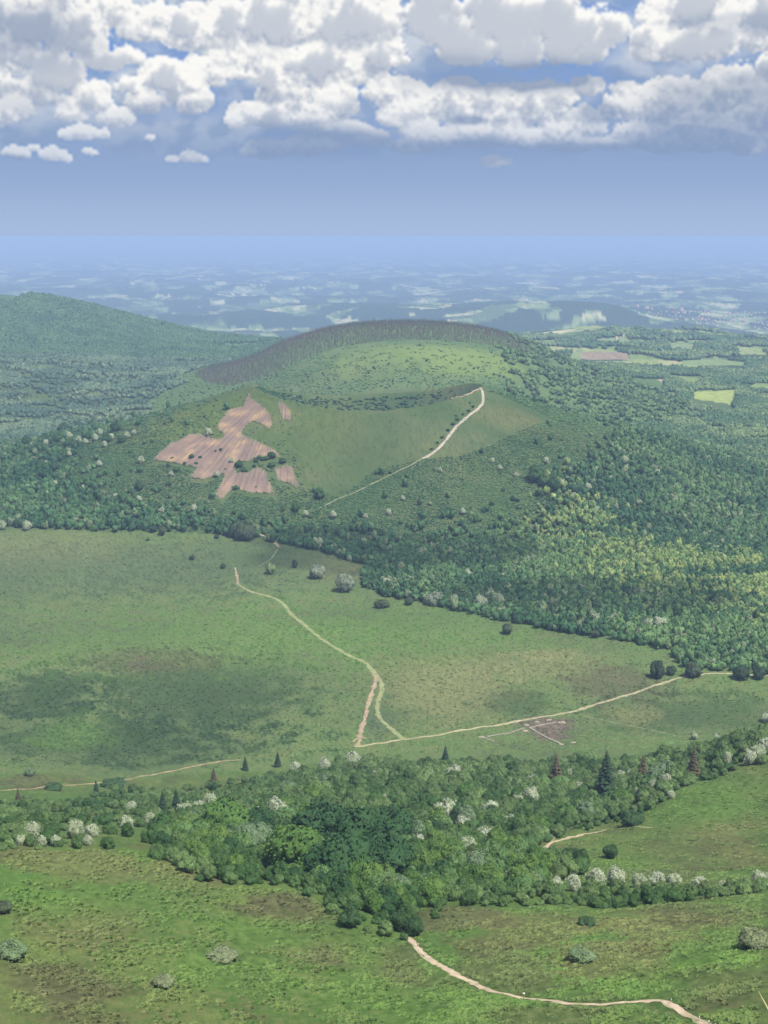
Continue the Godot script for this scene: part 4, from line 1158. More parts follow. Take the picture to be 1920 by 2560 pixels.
func build_plants() -> void:
	var white := leaves_of(Color.WHITE, "leaves")
	var greens := []
	for c in [Color(0.062, 0.122, 0.032), Color(0.044, 0.094, 0.032), Color(0.086, 0.150, 0.040), Color(0.090, 0.162, 0.060), Color(0.030, 0.070, 0.028), Color(0.118, 0.172, 0.100)]:
		greens.append(leaves_of(c, "green_leaves"))
	# great beeches in the hollow of the near wood
	for k in range(0, BEECHES.size(), 4):
		plant("beech_tree", "great dark domed beech rising out of the valley wood", "tree", "great beeches of the valley wood", crowns[(k / 4) % 6], trunk_mesh, greens[[4, 0, 4, 4][(k / 4) % 4]],
			BEECHES[k], BEECHES[k + 1], BEECHES[k + 2] * 1.05, BEECHES[k + 3] / 2970.0 * Vector2(BEECHES[k], BEECHES[k + 1]).length() * 1.15, 1.75)
	# the wood: crowns crowd together, the nearest ones stand as single trees
	var pts := []
	var lo := Vector2(-330, 420)
	var hi := Vector2(330, 1110)
	var f := lo.y
	while f < hi.y:
		var x := lo.x
		while x < hi.x:
			var p := Vector2(x + rng.randf_range(-2.8, 2.8), f + rng.randf_range(-2.8, 2.8))
			x += 5.7
			if absf(atan2(p.x, p.y)) > 0.292:
				continue
			var w := n_wide.get_noise_2d(p.x * 3.0, p.y * 3.0)
			var dense := 0.0
			var big := 1.0
			if inside(p, WOOD):
				dense = 0.93
				big = 0.86 + 0.6 * w
				if not inside(p * (1.0 - 13.0 / p.length()), WOOD) or not inside(p * (1.0 - 26.0 / p.length()), WOOD):
					big *= 0.62
			elif inside(p, HEDGE):
				dense = 0.97
				big = 0.52
			elif inside(p, THICKET):
				dense = clampf(0.42 + w * 1.3, 0.10, 0.85)
				big = 0.55
			elif inside(p, HOLLOW):
				dense = 0.85
				big = 0.7
			if rng.randf() > dense:
				continue
			if crowded(p):
				continue
			pts.append([p, big * rng.randf_range(0.6, 1.4), w])
		f += 5.7
	var near_big := []
	for e in pts:
		var p: Vector2 = e[0]
		if is_seen(p.x, p.y, 9.0 * e[1]):
			near_big.append(e)
	near_big.sort_custom(func(a, b): return a[1] / a[0].length() > b[1] / b[0].length())
	var rest := []
	for k in near_big.size():
		var e: Array = near_big[k]
		var p: Vector2 = e[0]
		var w: float = 8.0 * e[1] * rng.randf_range(0.85, 1.15)
		var h: float = w * rng.randf_range(0.75, 1.15)
		if k < 290:
			var tone := int(clampf(2.0 + e[2] * 4.0 + rng.randf_range(-1.6, 2.6), 0, 5))
			plant("broadleaf_tree", tree_label(p, w, [4, 1, 0, 2, 3, 5][tone]), "tree", "broadleaf trees of the valley wood", crowns[k % 6] if e[1] > 0.8 else bushes[k % 5], trunk_mesh, greens[[4, 1, 0, 2, 3, 5][tone]], p.x, p.y, w, h, 1.75 if e[1] > 0.8 else 1.25, 0.3)
		else:
			rest.append(spot(p.x, p.y, w, h / 1.75, mixed(Color(0.044, 0.092, 0.031), Color(0.108, 0.166, 0.064), 0.42 + e[2] * 1.2 + rng.randf_range(-0.45, 0.5))))
	scatter("valley_wood", "mass of green trees and hazel filling the near valley", "wood", crowns + bushes, rest, white)
	print("wood ", near_big.size())
	# white flowering bushes
	for k in range(0, HAWTHORNS.size(), 3):
		var w := HAWTHORNS[k + 2] * rng.randf_range(0.55, 0.9)
		var far := Vector2(HAWTHORNS[k], HAWTHORNS[k + 1]).length()
		var hq := Vector2(HAWTHORNS[k], HAWTHORNS[k + 1])
		var kind := rng.randi() % 6
		var where: String = ["densely white", "white", "sparsely white", "densely white", "pale green and white", "thinly white"][kind] + " flowering hawthorn bush " + hawthorn_place(hq)
		where = ("large " if w > 8.0 else "small " if w < 4.5 else "") + where
		plant("hawthorn_bush", where, "bush", "hawthorns at the meadow's edge" if far > 1150.0 else "hawthorns of the near valley", flowering[kind], stem_mesh, white, HAWTHORNS[k], HAWTHORNS[k + 1], w, maxf(w * rng.randf_range(0.75, 1.0), (7.5 if inside(Vector2(HAWTHORNS[k], HAWTHORNS[k + 1]), WOOD) else 3.0)), 1.3, 0.2)
	for k in range(0, HAW_FAR.size(), 3):
		var fp := Vector2(HAW_FAR[k], HAW_FAR[k + 1])
		var there := "near the scoria slope" if fp.distance_to(SCAR_A[0]) < 260.0 else "among birches tinted as a sunlit patch" if fp.x > 190.0 and fp.y < 2150.0 else "below the crater footpath" if near_line(fp, PATH_WOOD, 130.0) else "on the cone's dark shrub slope"
		plant("hawthorn_bush", "small white flowering bush " + there, "bush", "white bushes on the cone", flowering[[0, 1, 3][k % 3]], stem_mesh, white, HAW_FAR[k], HAW_FAR[k + 1], HAW_FAR[k + 2] * 1.05, HAW_FAR[k + 2] * 0.95, 1.3)
	# spruces standing out of the wood
	var needle := [leaves_of(Color(0.030, 0.058, 0.034), "needles"), leaves_of(Color(0.085, 0.072, 0.046), "brown_needles")]
	for k in range(0, CONIFERS.size(), 4):
		var brown := int(CONIFERS[k + 3])
		var o := Node3D.new()
		put(o, "spruce_tree", ["dark green spruce standing above the valley shrubs", "brown half dead spruce standing above the valley shrubs"][brown], "tree", ["green spruces near the wood", "brown spruces near the wood"][brown])
		o.position = Vector3(CONIFERS[k], ground_y(CONIFERS[k], CONIFERS[k + 1]) - 0.2, -CONIFERS[k + 1])
		o.rotation.y = rng.randf() * TAU
		var h := CONIFERS[k + 2] * (1.3 if CONIFERS[k + 1] < 1000.0 else 0.85)
		part(o, "crown", spruces[(k / 4) % 4], needle[brown]).scale = Vector3(h * 1.1, h, h * 1.1)
		part(o, "trunk", trunk_mesh, bark).scale = Vector3(h * 0.16, h * 0.9, h * 0.16)
	# lone bushes
	var lone := {1: [Color(0.16, 0.21, 0.10), "pale yellow green rounded bush alone on the meadow"], 2: [Color(0.038, 0.062, 0.036), "small dark green bush on the meadow"], 3: [Color(0.17, 0.20, 0.15), "grey green leafy bush with pale top on the meadow"],
		4: [Color(0.058, 0.080, 0.048), "dark brownish thorn bush on the open grass"], 5: [Color(0.150, 0.178, 0.100), "low grey willow bush on the near heath"], 6: [Color(0.115, 0.165, 0.088), "low grey green bush spreading on the near heath"], 7: [Color(0.042, 0.082, 0.036), "dark green hazel bush by the near slope"]}
	var lone_mats := {}
	for k in lone:
		lone_mats[k] = leaves_of(lone[k][0], "bush_leaves")
	for k in range(0, BUSHES.size(), 5):
		var t := int(BUSHES[k + 4])
		var far := Vector2(BUSHES[k], BUSHES[k + 1]).length()
		var h := BUSHES[k + 3] / 2970.0 * far * 1.25
		plant("lone_bush", lone[t][1], "bush", "lone bushes", bushes[(k / 5) % 5], stem_mesh, lone_mats[t], BUSHES[k], BUSHES[k + 1], BUSHES[k + 2] * 0.85, h * (0.75 if far < 600.0 else 0.9), 1.25, 0.15)
	for k in range(0, SCAR_BUSHES.size(), 3):
		plant("scree_bush", "dark green bush rooted in the bare scoria slope", "bush", "bushes on the scoria slope", bushes[(k / 3) % 5], stem_mesh, greens[[4, 1][(k / 3) % 2]], SCAR_BUSHES[k], SCAR_BUSHES[k + 1], SCAR_BUSHES[k + 2] * 0.85, SCAR_BUSHES[k + 2] * 0.5, 1.25)
	for k in range(0, ROUND_TREES.size(), 3):
		plant("round_tree", "dark round tree standing among pale bushes beside the cone", "tree", "dark round trees beside the cone", crowns[(k / 3) % 6], trunk_mesh, greens[[4, 1][(k / 3) % 2]], ROUND_TREES[k], ROUND_TREES[k + 1], ROUND_TREES[k + 2], ROUND_TREES[k + 2] * 0.95, 1.75)
	for k in range(0, RILL_BUSHES.size(), 3):
		plant("rill_bush", "low dark bush in the rill beside the crater footpath", "bush", "bushes beside the crater path", bushes[(k / 3) % 5], stem_mesh, greens[4], RILL_BUSHES[k], RILL_BUSHES[k + 1], RILL_BUSHES[k + 2], RILL_BUSHES[k + 2] * 0.5, 1.25)
	build_cone_cover(white)
	build_forest(white)
	build_heath()

func build_cone_cover(mat: Material) -> void:
	# shrubs and trees that clothe the foot of the cone and the strip along the meadow
	var low := []
	var tall := []
	for layer in 2:
		var d := 1290.0
		while d < 2950.0:
			var step := (3.3 if layer == 0 else 6.6) * (1.0 if d < 2350.0 else 1.5)
			var az := -0.285
			while az < 0.285:
				az += step / d
				var x := d * sin(az) + rng.randf_range(-0.45, 0.45) * step
				var f := d * cos(az) + rng.randf_range(-0.45, 0.45) * step
				var p := Vector2(x, f)
				if d < 2120.0 and inside(p, MEADOW):
					continue
				if d < 1450.0 and x < 100.0:
					continue
				var r := p.distance_to(C1)
				var w := n_wide.get_noise_2d(x * 1.5, f * 1.5)
				var m := n_mid.get_noise_2d(x, f)
				var foot := clampf(smooth(500, 660, r + m * 90.0) + smooth(190, 330, x) * smooth(400, 500, r) * 0.8 + m * 0.15, 0.008, 1)
				if (layer == 0) == (rng.randf() < foot) and r > 198.0:
					continue
				var bowl := r < 198.0 and f > C1.y - 60.0
				if bowl:
					if layer == 1 or rng.randf() > 0.85 + m * 0.6 - maxf(x - C1.x, 0.0) * 0.004:
						continue
				elif r < 222.0 or in_scar(p) or inside(p, CONE_GRASS):
					continue
				if in_scar(p * (1.0 + 10.0 / d)) or (layer == 1 and (in_scar(p * (1.0 + 35.0 / d)) or in_scar(p * (1.0 + 60.0 / d)))):
					continue
				if near_line(p, PATH_WOOD, 1.6):
					continue
				if not is_seen(x, f, 8.0):
					continue
				var edge := smooth(290, 520, r + m * 150.0 + w * 90.0) if x < C1.x else 1.0
				if not bowl and rng.randf() > edge * 0.97 + 0.05:
					continue
				if r > 640.0 and d > 2500.0 and rng.randf() > 0.55:
					continue
				# sunlit patch painted into lighter birches on the broad skirt, dark broom above, taller trees toward the foot
				var sun_patch := smooth(170, 260, x) * (1.0 - smooth(120, 300, absf(f - 1830.0 + (x - 330.0) * 1.35))) * smooth(-0.35, 0.05, w + m * 0.6)
				var c := mixed(Color(0.034, 0.084, 0.038), Color(0.070, 0.134, 0.056), 0.45 + w * 1.4 + m, 0.28)
				if r < 640.0 and x < 150.0:
					c = mixed(Color(0.030, 0.078, 0.036), Color(0.060, 0.124, 0.052), 0.45 + w * 1.4 + m, 0.25)
				if rng.randf() < sun_patch * 0.85:
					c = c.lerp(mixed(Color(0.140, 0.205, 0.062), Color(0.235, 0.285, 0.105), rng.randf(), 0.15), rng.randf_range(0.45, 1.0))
				elif rng.randf() < 0.08:
					c = mixed(Color(0.11, 0.15, 0.08), Color(0.15, 0.19, 0.11), rng.randf())
				elif x > 40.0 and rng.randf() < 0.22 + 1.3 * n_wide.get_noise_2d(x * 0.7 + 300.0, f * 0.7):
					c = mixed(Color(0.070, 0.135, 0.050), Color(0.105, 0.175, 0.070), rng.randf(), 0.2)   # stands of hazel and ash between the darker oaks
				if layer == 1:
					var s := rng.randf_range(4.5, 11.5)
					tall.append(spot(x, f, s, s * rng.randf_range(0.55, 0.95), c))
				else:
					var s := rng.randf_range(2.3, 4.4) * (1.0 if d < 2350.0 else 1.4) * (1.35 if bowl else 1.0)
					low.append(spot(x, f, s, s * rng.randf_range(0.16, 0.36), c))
			d += step * 0.95
	print("cone ", low.size(), " ", tall.size())
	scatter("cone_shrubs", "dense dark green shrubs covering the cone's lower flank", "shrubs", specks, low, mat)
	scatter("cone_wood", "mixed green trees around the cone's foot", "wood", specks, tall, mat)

func build_forest(mat: Material) -> void:
	var broad := []
	var pine := []
	var hill := []
	var rear := []
	var d := 2560.0
	while d < 6900.0:
		var step := 8.0 * maxf(1.0, d / 3600.0)
		var az := -0.285
		while az < 0.285:
			az += step / d
			var x := d * sin(az) + rng.randf_range(-0.45, 0.45) * step
			var f := d * cos(az) + rng.randf_range(-0.45, 0.45) * step
			var p := Vector2(x, f)
			if p.distance_to(C1) < 690.0 or not is_seen(x, f, 12.0):
				continue
			var w := n_wide.get_noise_2d(x, f)
			var m := n_mid.get_noise_2d(x * 0.6, f * 0.6)
			var r2 := p.distance_to(C2)
			var r3 := ((p - C3) / Vector2(500, 470)).length()
			if d < 4700.0 and (r2 < 640.0 or r3 < 1.35):
				var back := dome(x, f, C2, 183, 560, 560) > dome(x, f, C3, 167, 480, 460) and f > C3.y + 60.0
				if back and r2 < 600.0 and x < C2.x + 330.0 + rng.randf_range(-60, 60):
					for q in 2:
						var s := rng.randf_range(9, 15)
						var c := mixed(Color(0.088, 0.070, 0.062), Color(0.045, 0.075, 0.040), smooth(-40, 90, f - C2.y) + w * 1.2 + rng.randf_range(-0.3, 0.3), 0.2)
						rear.append(spot(x + rng.randf_range(-4, 4), f + rng.randf_range(-4, 4), s * 1.0, s, c))
				else:
					var flank := x > C3.x + 200.0
					var cover := 0.40 if flank else smooth(0.25, 0.9, r3) * 0.9 + 0.12
					if n_mid.get_noise_2d(x * 0.8, f * 0.8) + 0.5 < cover and rng.randf() < 0.85:
						var s := rng.randf_range(7, 13) if flank else rng.randf_range(3.5, 7)
						var dark := rng.randf() < (0.32 if flank else 0.04)
						broad.append(spot(x, f, s, s * (0.6 if flank or dark else 0.26), mixed(Color(0.085, 0.155, 0.060), Color(0.125, 0.195, 0.075), rng.randf()) if not dark else mixed(Color(0.042, 0.080, 0.036), Color(0.058, 0.100, 0.042), rng.randf())))
				continue
			var bare := false
			if x > 0:
				for e in FIELDS:
					if inside(p, e[2]) or inside(p * (1.0 + 60.0 / d), e[2]) or inside(p * (1.0 + 130.0 / d), e[2]) or inside(p * (1.0 + 190.0 / d), e[2]):
						bare = true
						break
			if bare or strip_field(x, f, d) > 0.0 or strip_field(x * (1.0 + 70.0 / d), f * (1.0 + 70.0 / d), d + 70.0) > 0.0:
				continue
			if d > 4300.0 and wood_cover(x, f, d) < 0.02:
				continue
			var on_hill := x < 0 and d > 4700.0
			if on_hill:
				var s := rng.randf_range(10, 17)
				hill.append(spot(x, f, s, s * 0.7, mixed(Color(0.052, 0.112, 0.058), Color(0.088, 0.160, 0.074), 0.5 + w + m, 0.15)))
				continue
			var stand := n_wide.get_noise_2d(x * 0.35 + 500.0, f * 0.8)
			if n_mid.get_noise_2d(x * 0.22, f * 0.35) > 0.20:
				continue
			if stand > -0.05 and x < 200.0 and rng.randf() < 0.75:
				var s := rng.randf_range(10, 17) * (step / 8.0)
				pine.append(spot(x, f, s * 0.95, s, mixed(Color(0.036, 0.060, 0.038), Color(0.052, 0.084, 0.046), 0.5 + m, 0.2)))
			else:
				var s := rng.randf_range(7.5, 13) * (step / 8.0)
				broad.append(spot(x, f, s, s * 0.62, mixed(Color(0.064, 0.116, 0.078) if x < 0.0 else Color(0.068, 0.132, 0.066), Color(0.130, 0.185, 0.115) if x < 0.0 else Color(0.150, 0.212, 0.098), 0.4 + w * 1.5 + m * 0.8, 0.22)))  # bluish tint left of centre puts distance haze into the leaf colour
		d += step * 0.95
	print("forest ", broad.size(), " ", pine.size(), " ", hill.size(), " ", rear.size())
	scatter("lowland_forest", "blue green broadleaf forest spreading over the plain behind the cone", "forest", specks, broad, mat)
	scatter("pine_forest", "dark conifer forest on the plain beside the cone", "forest", far_spruces, pine, mat)
	scatter("hill_forest", "hazy forest covering the long wooded hill", "forest", specks, hill, mat)
	scatter("rim_forest", "brownish conifer forest along the rear hill's rim", "forest", far_spruces, rear, mat)


func tuft_mesh(s: int, blades: int, wide: float, high: float, thick: float) -> ArrayMesh:
	var r := RandomNumberGenerator.new()
	r.seed = s
	var st := SurfaceTool.new()
	st.begin(Mesh.PRIMITIVE_TRIANGLES)
	st.set_smooth_group(-1)
	for k in blades:
		var a := r.randf() * TAU
		var q := sqrt(r.randf()) * wide * 0.6
		var o := Vector3(cos(a), 0, sin(a))
		var b := o * q
		var sd := Vector3(-sin(a + 0.6), 0, cos(a + 0.6)) * thick * r.randf_range(0.6, 1.3)
		var h := high * r.randf_range(0.55, 1.15) * (1.15 - q / wide * 0.6)
		var tip := b + o * wide * r.randf_range(0.15, 0.5) + Vector3(0, h, 0)
		var mid := b + o * wide * 0.12 + Vector3(0, h * 0.7, 0)
		st.set_color(leaf_hues[r.randi() % 4])
		for v in [b - sd, mid, b + sd, mid - sd * 0.9, tip, mid + sd * 0.9, b - sd, mid - sd, mid + sd]:
			st.add_vertex(v)
	st.generate_normals()
	return st.commit()

func build_heath() -> void:
	var tufts := []
	for k in 4:
		tufts.append(tuft_mesh(600 + k, 26, 0.75, 0.42, 0.10))
	var mat := tinted(Color.WHITE, 0.9)
	mat.resource_name = "heath_plants"
	var grass := []
	var d := 292.0
	while d < 840.0:
		var step := 1.0 * (d / 400.0)
		var az := -0.29
		while az < 0.29:
			az += step / d
			var x := d * sin(az) + rng.randf_range(-0.8, 0.8) * step
			var f := d * cos(az) + rng.randf_range(-0.8, 0.8) * step
			var p := Vector2(x, f)
			if d > 560.0 and x < 60.0:
				continue
			if not is_seen(x, f, 1.0):
				continue
			var m := n_mid.get_noise_2d(x * 1.7, f * 1.7)
			var w := n_wide.get_noise_2d(x * 2.0, f * 2.0)
			if rng.randf() > 0.30 + m * 1.0 + w * 0.4:
				continue
			if d > 430.0 and (inside(p, WOOD) or inside(p, HEDGE) or inside(p, THICKET)):
				continue
			if near_path(p):
				continue
			var s := rng.randf_range(0.7, 1.9)
			var c := ground_colour(x, f) * rng.randf_range(0.9, 1.3)
			c = c.lerp(Color(0.20, 0.215, 0.10), rng.randf() * 0.2)
			c.a = 1.0
			grass.append(spot(x, f, s * 2.4, s * rng.randf_range(0.4, 0.8), c, 0.05))
		d += step
	var sward := []
	d = 1090.0
	while d < 2350.0:
		var step := 3.4 * (d / 1500.0)
		var az := -0.29
		while az < 0.29:
			az += step / d
			var x := d * sin(az) + rng.randf_range(-0.8, 0.8) * step
			var f := d * cos(az) + rng.randf_range(-0.8, 0.8) * step
			var p := Vector2(x, f)
			var m := n_fine.get_noise_2d(x * 0.5, f * 0.5)
			if rng.randf() > 0.40 + m * 0.9 or not is_seen(x, f, 1.0):
				continue
			if not inside(p, MEADOW) and not (inside(p, CONE_GRASS) and not in_scar(p)):
				continue
			if near_line(p, PATH_PLAIN, 4.0) or near_line(p, PATH_GRASS, 4.5) or near_line(p, PATH_GULLY, 4.5) or near_line(p, PATH_CRATER, 5.0):
				continue
			var s := rng.randf_range(1.0, 2.4)
			var c := ground_colour(x, f) * rng.randf_range(0.8, 1.4)
			c.a = 1.0
			sward.append(spot(x, f, s * 2.6, s * rng.randf_range(0.3, 0.7), c, 0.05))
		d += step
	print("sward ", sward.size())
	scatter("meadow_grass", "tussocky grass and low heather over the meadow and cone", "grass", tufts, sward, mat)
	print("heath ", grass.size())
	scatter("heath_cover", "tufted grass, heather and bilberry growing over the near heath", "heath", tufts, grass, mat)
	# a tuft of seeding grass on the brow close below the viewer
	var r := RandomNumberGenerator.new()
	r.seed = 77
	var tones := [Color(0.20, 0.22, 0.085), Color(0.26, 0.255, 0.13)]
	for k in 3:
		var st := SurfaceTool.new()
		st.begin(Mesh.PRIMITIVE_TRIANGLES)
		st.set_smooth_group(-1)
		var at := [Vector2(1.52, 5.25), Vector2(1.66, 5.2), Vector2(1.80, 5.3)][k] as Vector2
		for b in 46:
			var seeding := b % 9 == 0
			var tall := r.randf_range(0.16, 0.36) if not seeding else r.randf_range(0.38, 0.66)
			var o := Vector3(r.randf_range(-0.13, 0.13), -0.05, r.randf_range(-0.13, 0.13))
			var lean := Vector3(r.randf_range(-0.5, 0.5), 0, r.randf_range(-0.4, 0.4)) * tall
			var side := Vector3(1, 0, r.randf_range(-0.7, 0.7)).normalized() * (0.0022 if not seeding else 0.0013)
			st.set_color(tones[1 if seeding else r.randi() % 2])
			var last := o
			for q in 5:
				var u := (q + 1) / 5.0
				var nxt := o + Vector3(0, tall * (u - 0.22 * u * u), 0) + lean * u * u
				var w0 := side * (1.15 - q / 5.0)
				var w1 := side * (1.15 - u)
				if seeding and q >= 3:
					w0 = side * (3.4 if q == 3 else 4.0)
					w1 = side * (4.0 if q == 3 else 0.6)
				for v in [last - w0, nxt - w1, last + w0, last + w0, nxt - w1, nxt + w1]:
					st.add_vertex(v)
				last = nxt
		st.generate_normals()
		var o := MeshInstance3D.new()
		o.mesh = st.commit()
		o.material_override = leaves_of(Color.WHITE, "grass_blades")
		put(o, "grass_tuft", "tuft of tall seeding grass close on the brow", "grass", "grass tufts on the brow")
		o.position = Vector3(at.x, ground_y(at.x, at.y), -at.y)

func near_line(p: Vector2, line: PackedVector2Array, gap: float) -> bool:
	for k in line.size() - 1:
		if Geometry2D.get_closest_point_to_segment(p, line[k], line[k + 1]).distance_to(p) < gap:
			return true
	return false

func near_path(p: Vector2) -> bool:
	for path in [PATH_NEAR, PATH_SPUR]:
		for k in path.size() - 1:
			if Geometry2D.get_closest_point_to_segment(p, path[k], path[k + 1]).distance_to(p) < 2.4:
				return true
	return false

# ------------------------------------------------------------------ the dug up enclosure on the meadow
func stone_block(st: SurfaceTool, at: Vector3, size: Vector3, turn: float, r: RandomNumberGenerator, c: Color) -> void:
	var b := Basis(Vector3.UP, turn)
	var p := []
	for k in 8:
		var q := Vector3((k & 1) - 0.5, ((k >> 1) & 1) - 0.5, ((k >> 2) & 1) - 0.5)
		q *= Vector3(r.randf_range(0.75, 1.0), r.randf_range(0.75, 1.0), r.randf_range(0.75, 1.0))
		p.append(at + b * (q * size))
	st.set_color(c * r.randf_range(0.8, 1.2))
	for f in [[0, 2, 3, 1], [5, 7, 6, 4], [4, 6, 2, 0], [1, 3, 7, 5], [2, 6, 7, 3], [4, 0, 1, 5]]:
		for k in [0, 1, 2, 0, 2, 3]:
			st.add_vertex(p[f[k]])

func build_ruin() -> void:
	var r := RandomNumberGenerator.new()
	r.seed = 31
	var mat := tinted(Color.WHITE, 0.95)
	mat.resource_name = "pale_stone"
	var walls := [[WALL_A, "low ruined stone wall running off to the stone heap", 1.5, 0.6], [WALL_B, "straight low pale wall along the dug earth plot", 1.7, 0.9], [WALL_C, "short low stone wall behind the dug earth plot", 1.5, 0.8], [WALL_D, "stub of low wall beside the stone heap", 1.3, 0.6]]
	for w in walls:
		var st := SurfaceTool.new()
		st.begin(Mesh.PRIMITIVE_TRIANGLES)
		st.set_smooth_group(-1)
		var pts := curve_of(w[0], 0.75)
		for k in pts.size() - 1:
			var t := pts[k + 1] - pts[k]
			for course in 2:
				for row in 2:
					var p: Vector2 = pts[k] + Vector2(t.y, -t.x).normalized() * (row - 0.5) * w[2] * 0.5 + t * r.randf_range(-0.2, 0.2)
					if course == 1 and r.randf() < 0.25:
						continue
					stone_block(st, Vector3(p.x, ground_y(p.x, p.y) + w[3] * (0.2 + 0.5 * course), -p.y), Vector3(0.95, w[3] * 0.6, w[2] * 0.55), t.angle() + r.randf_range(-0.2, 0.2), r, Color(0.26, 0.24, 0.205))
		st.generate_normals()
		var o := MeshInstance3D.new()
		o.mesh = st.commit()
		o.material_override = mat
		put(o, "stone_wall", w[1], "wall")
	for k in range(0, STONES.size(), 3):
		var st := SurfaceTool.new()
		st.begin(Mesh.PRIMITIVE_TRIANGLES)
		st.set_smooth_group(-1)
		var rad := STONES[k + 2] * 0.5
		for q in 60:
			var a := r.randf() * TAU
			var u := sqrt(r.randf())
			var x := STONES[k] + cos(a) * u * rad
			var f := STONES[k + 1] + sin(a) * u * rad * 0.8
			stone_block(st, Vector3(x, ground_y(x, f) + (1.0 - u) * rad * 0.45 * r.randf_range(0.4, 1.0) + 0.12, -f), Vector3(r.randf_range(0.5, 1.1), r.randf_range(0.4, 0.7), r.randf_range(0.5, 1.1)), r.randf() * TAU, r, Color(0.34, 0.295, 0.235))
		st.generate_normals()
		var o := MeshInstance3D.new()
		o.mesh = st.commit()
		o.material_override = mat
		put(o, "stone_heap", "large pale heap of loose stones at the ruined wall's end" if k == 0 else "small pale heap of stones beside the dug earth plot", "stone heap", "stone heaps of the dug plot")

# ------------------------------------------------------------------ people
func blend_min(a: float, b: float, k: float) -> float:
	var h := clampf(0.5 + 0.5 * (b - a) / k, 0, 1)
	return lerpf(b, a, h) - k * h * (1.0 - h)

func skin_over(bones: Array, cell: float, soft: float) -> ArrayMesh:
	# one continuous surface round tapered bones [from, to, radius, radius], meshed as surface nets
	var lo := Vector3(1e9, 1e9, 1e9)
	var hi := -lo
	for b in bones:
		for k in 2:
			lo = lo.min(b[k] - Vector3.ONE * (b[2 + k] + cell * 2.5))
			hi = hi.max(b[k] + Vector3.ONE * (b[2 + k] + cell * 2.5))
	var n := Vector3i(((hi - lo) / cell).ceil()) + Vector3i.ONE
	var val := PackedFloat32Array()
	val.resize(n.x * n.y * n.z)
	for z in n.z:
		for y in n.y:
			for x in n.x:
				var p := lo + Vector3(x, y, z) * cell
				var s := 1e3
				for b in bones:
					var ab: Vector3 = b[1] - b[0]
					var t := clampf((p - b[0]).dot(ab) / maxf(ab.length_squared(), 1e-9), 0, 1)
					s = blend_min(s, (p - b[0] - ab * t).length() - lerpf(b[2], b[3], t), soft)
				val[(z * n.y + y) * n.x + x] = s
	var step := [1, n.x, n.x * n.y]
	var at := {}
	var vv := PackedVector3Array()
	for z in n.z - 1:
		for y in n.y - 1:
			for x in n.x - 1:
				var k: int = (z * n.y + y) * n.x + x
				var sum := Vector3.ZERO
				var cnt := 0
				for ax in 3:
					for c in 4:
						var o := Vector3i.ZERO
						o[(ax + 1) % 3] = c & 1
						o[(ax + 2) % 3] = c >> 1
						var k0: int = k + o.x * step[0] + o.y * step[1] + o.z * step[2]
						var v0 := val[k0]
						var v1 := val[k0 + step[ax]]
						if (v0 < 0.0) != (v1 < 0.0):
							var q := Vector3(o)
							q[ax] = v0 / (v0 - v1)
							sum += q
							cnt += 1
				if cnt:
					at[k] = vv.size()
					vv.append(lo + (Vector3(x, y, z) + sum / cnt) * cell)
	var st := SurfaceTool.new()
	st.begin(Mesh.PRIMITIVE_TRIANGLES)
	for v in vv:
		st.set_smooth_group(0)
		st.add_vertex(v)
	for z in range(1, n.z - 1):
		for y in range(1, n.y - 1):
			for x in range(1, n.x - 1):
				var k: int = (z * n.y + y) * n.x + x
				for ax in 3:
					var v0 := val[k]
					var v1 := val[k + step[ax]]
					if (v0 < 0.0) == (v1 < 0.0):
						continue
					var s1: int = step[(ax + 1) % 3]
					var s2: int = step[(ax + 2) % 3]
					if not (at.has(k) and at.has(k - s1) and at.has(k - s2) and at.has(k - s1 - s2)):
						continue
					var q := [at[k], at[k - s1], at[k - s1 - s2], at[k - s2]]
					if v0 > 0.0:
						q.reverse()
					for c in [0, 2, 1, 0, 3, 2]:
						st.add_index(q[c])
	st.generate_normals()
	return st.commit()

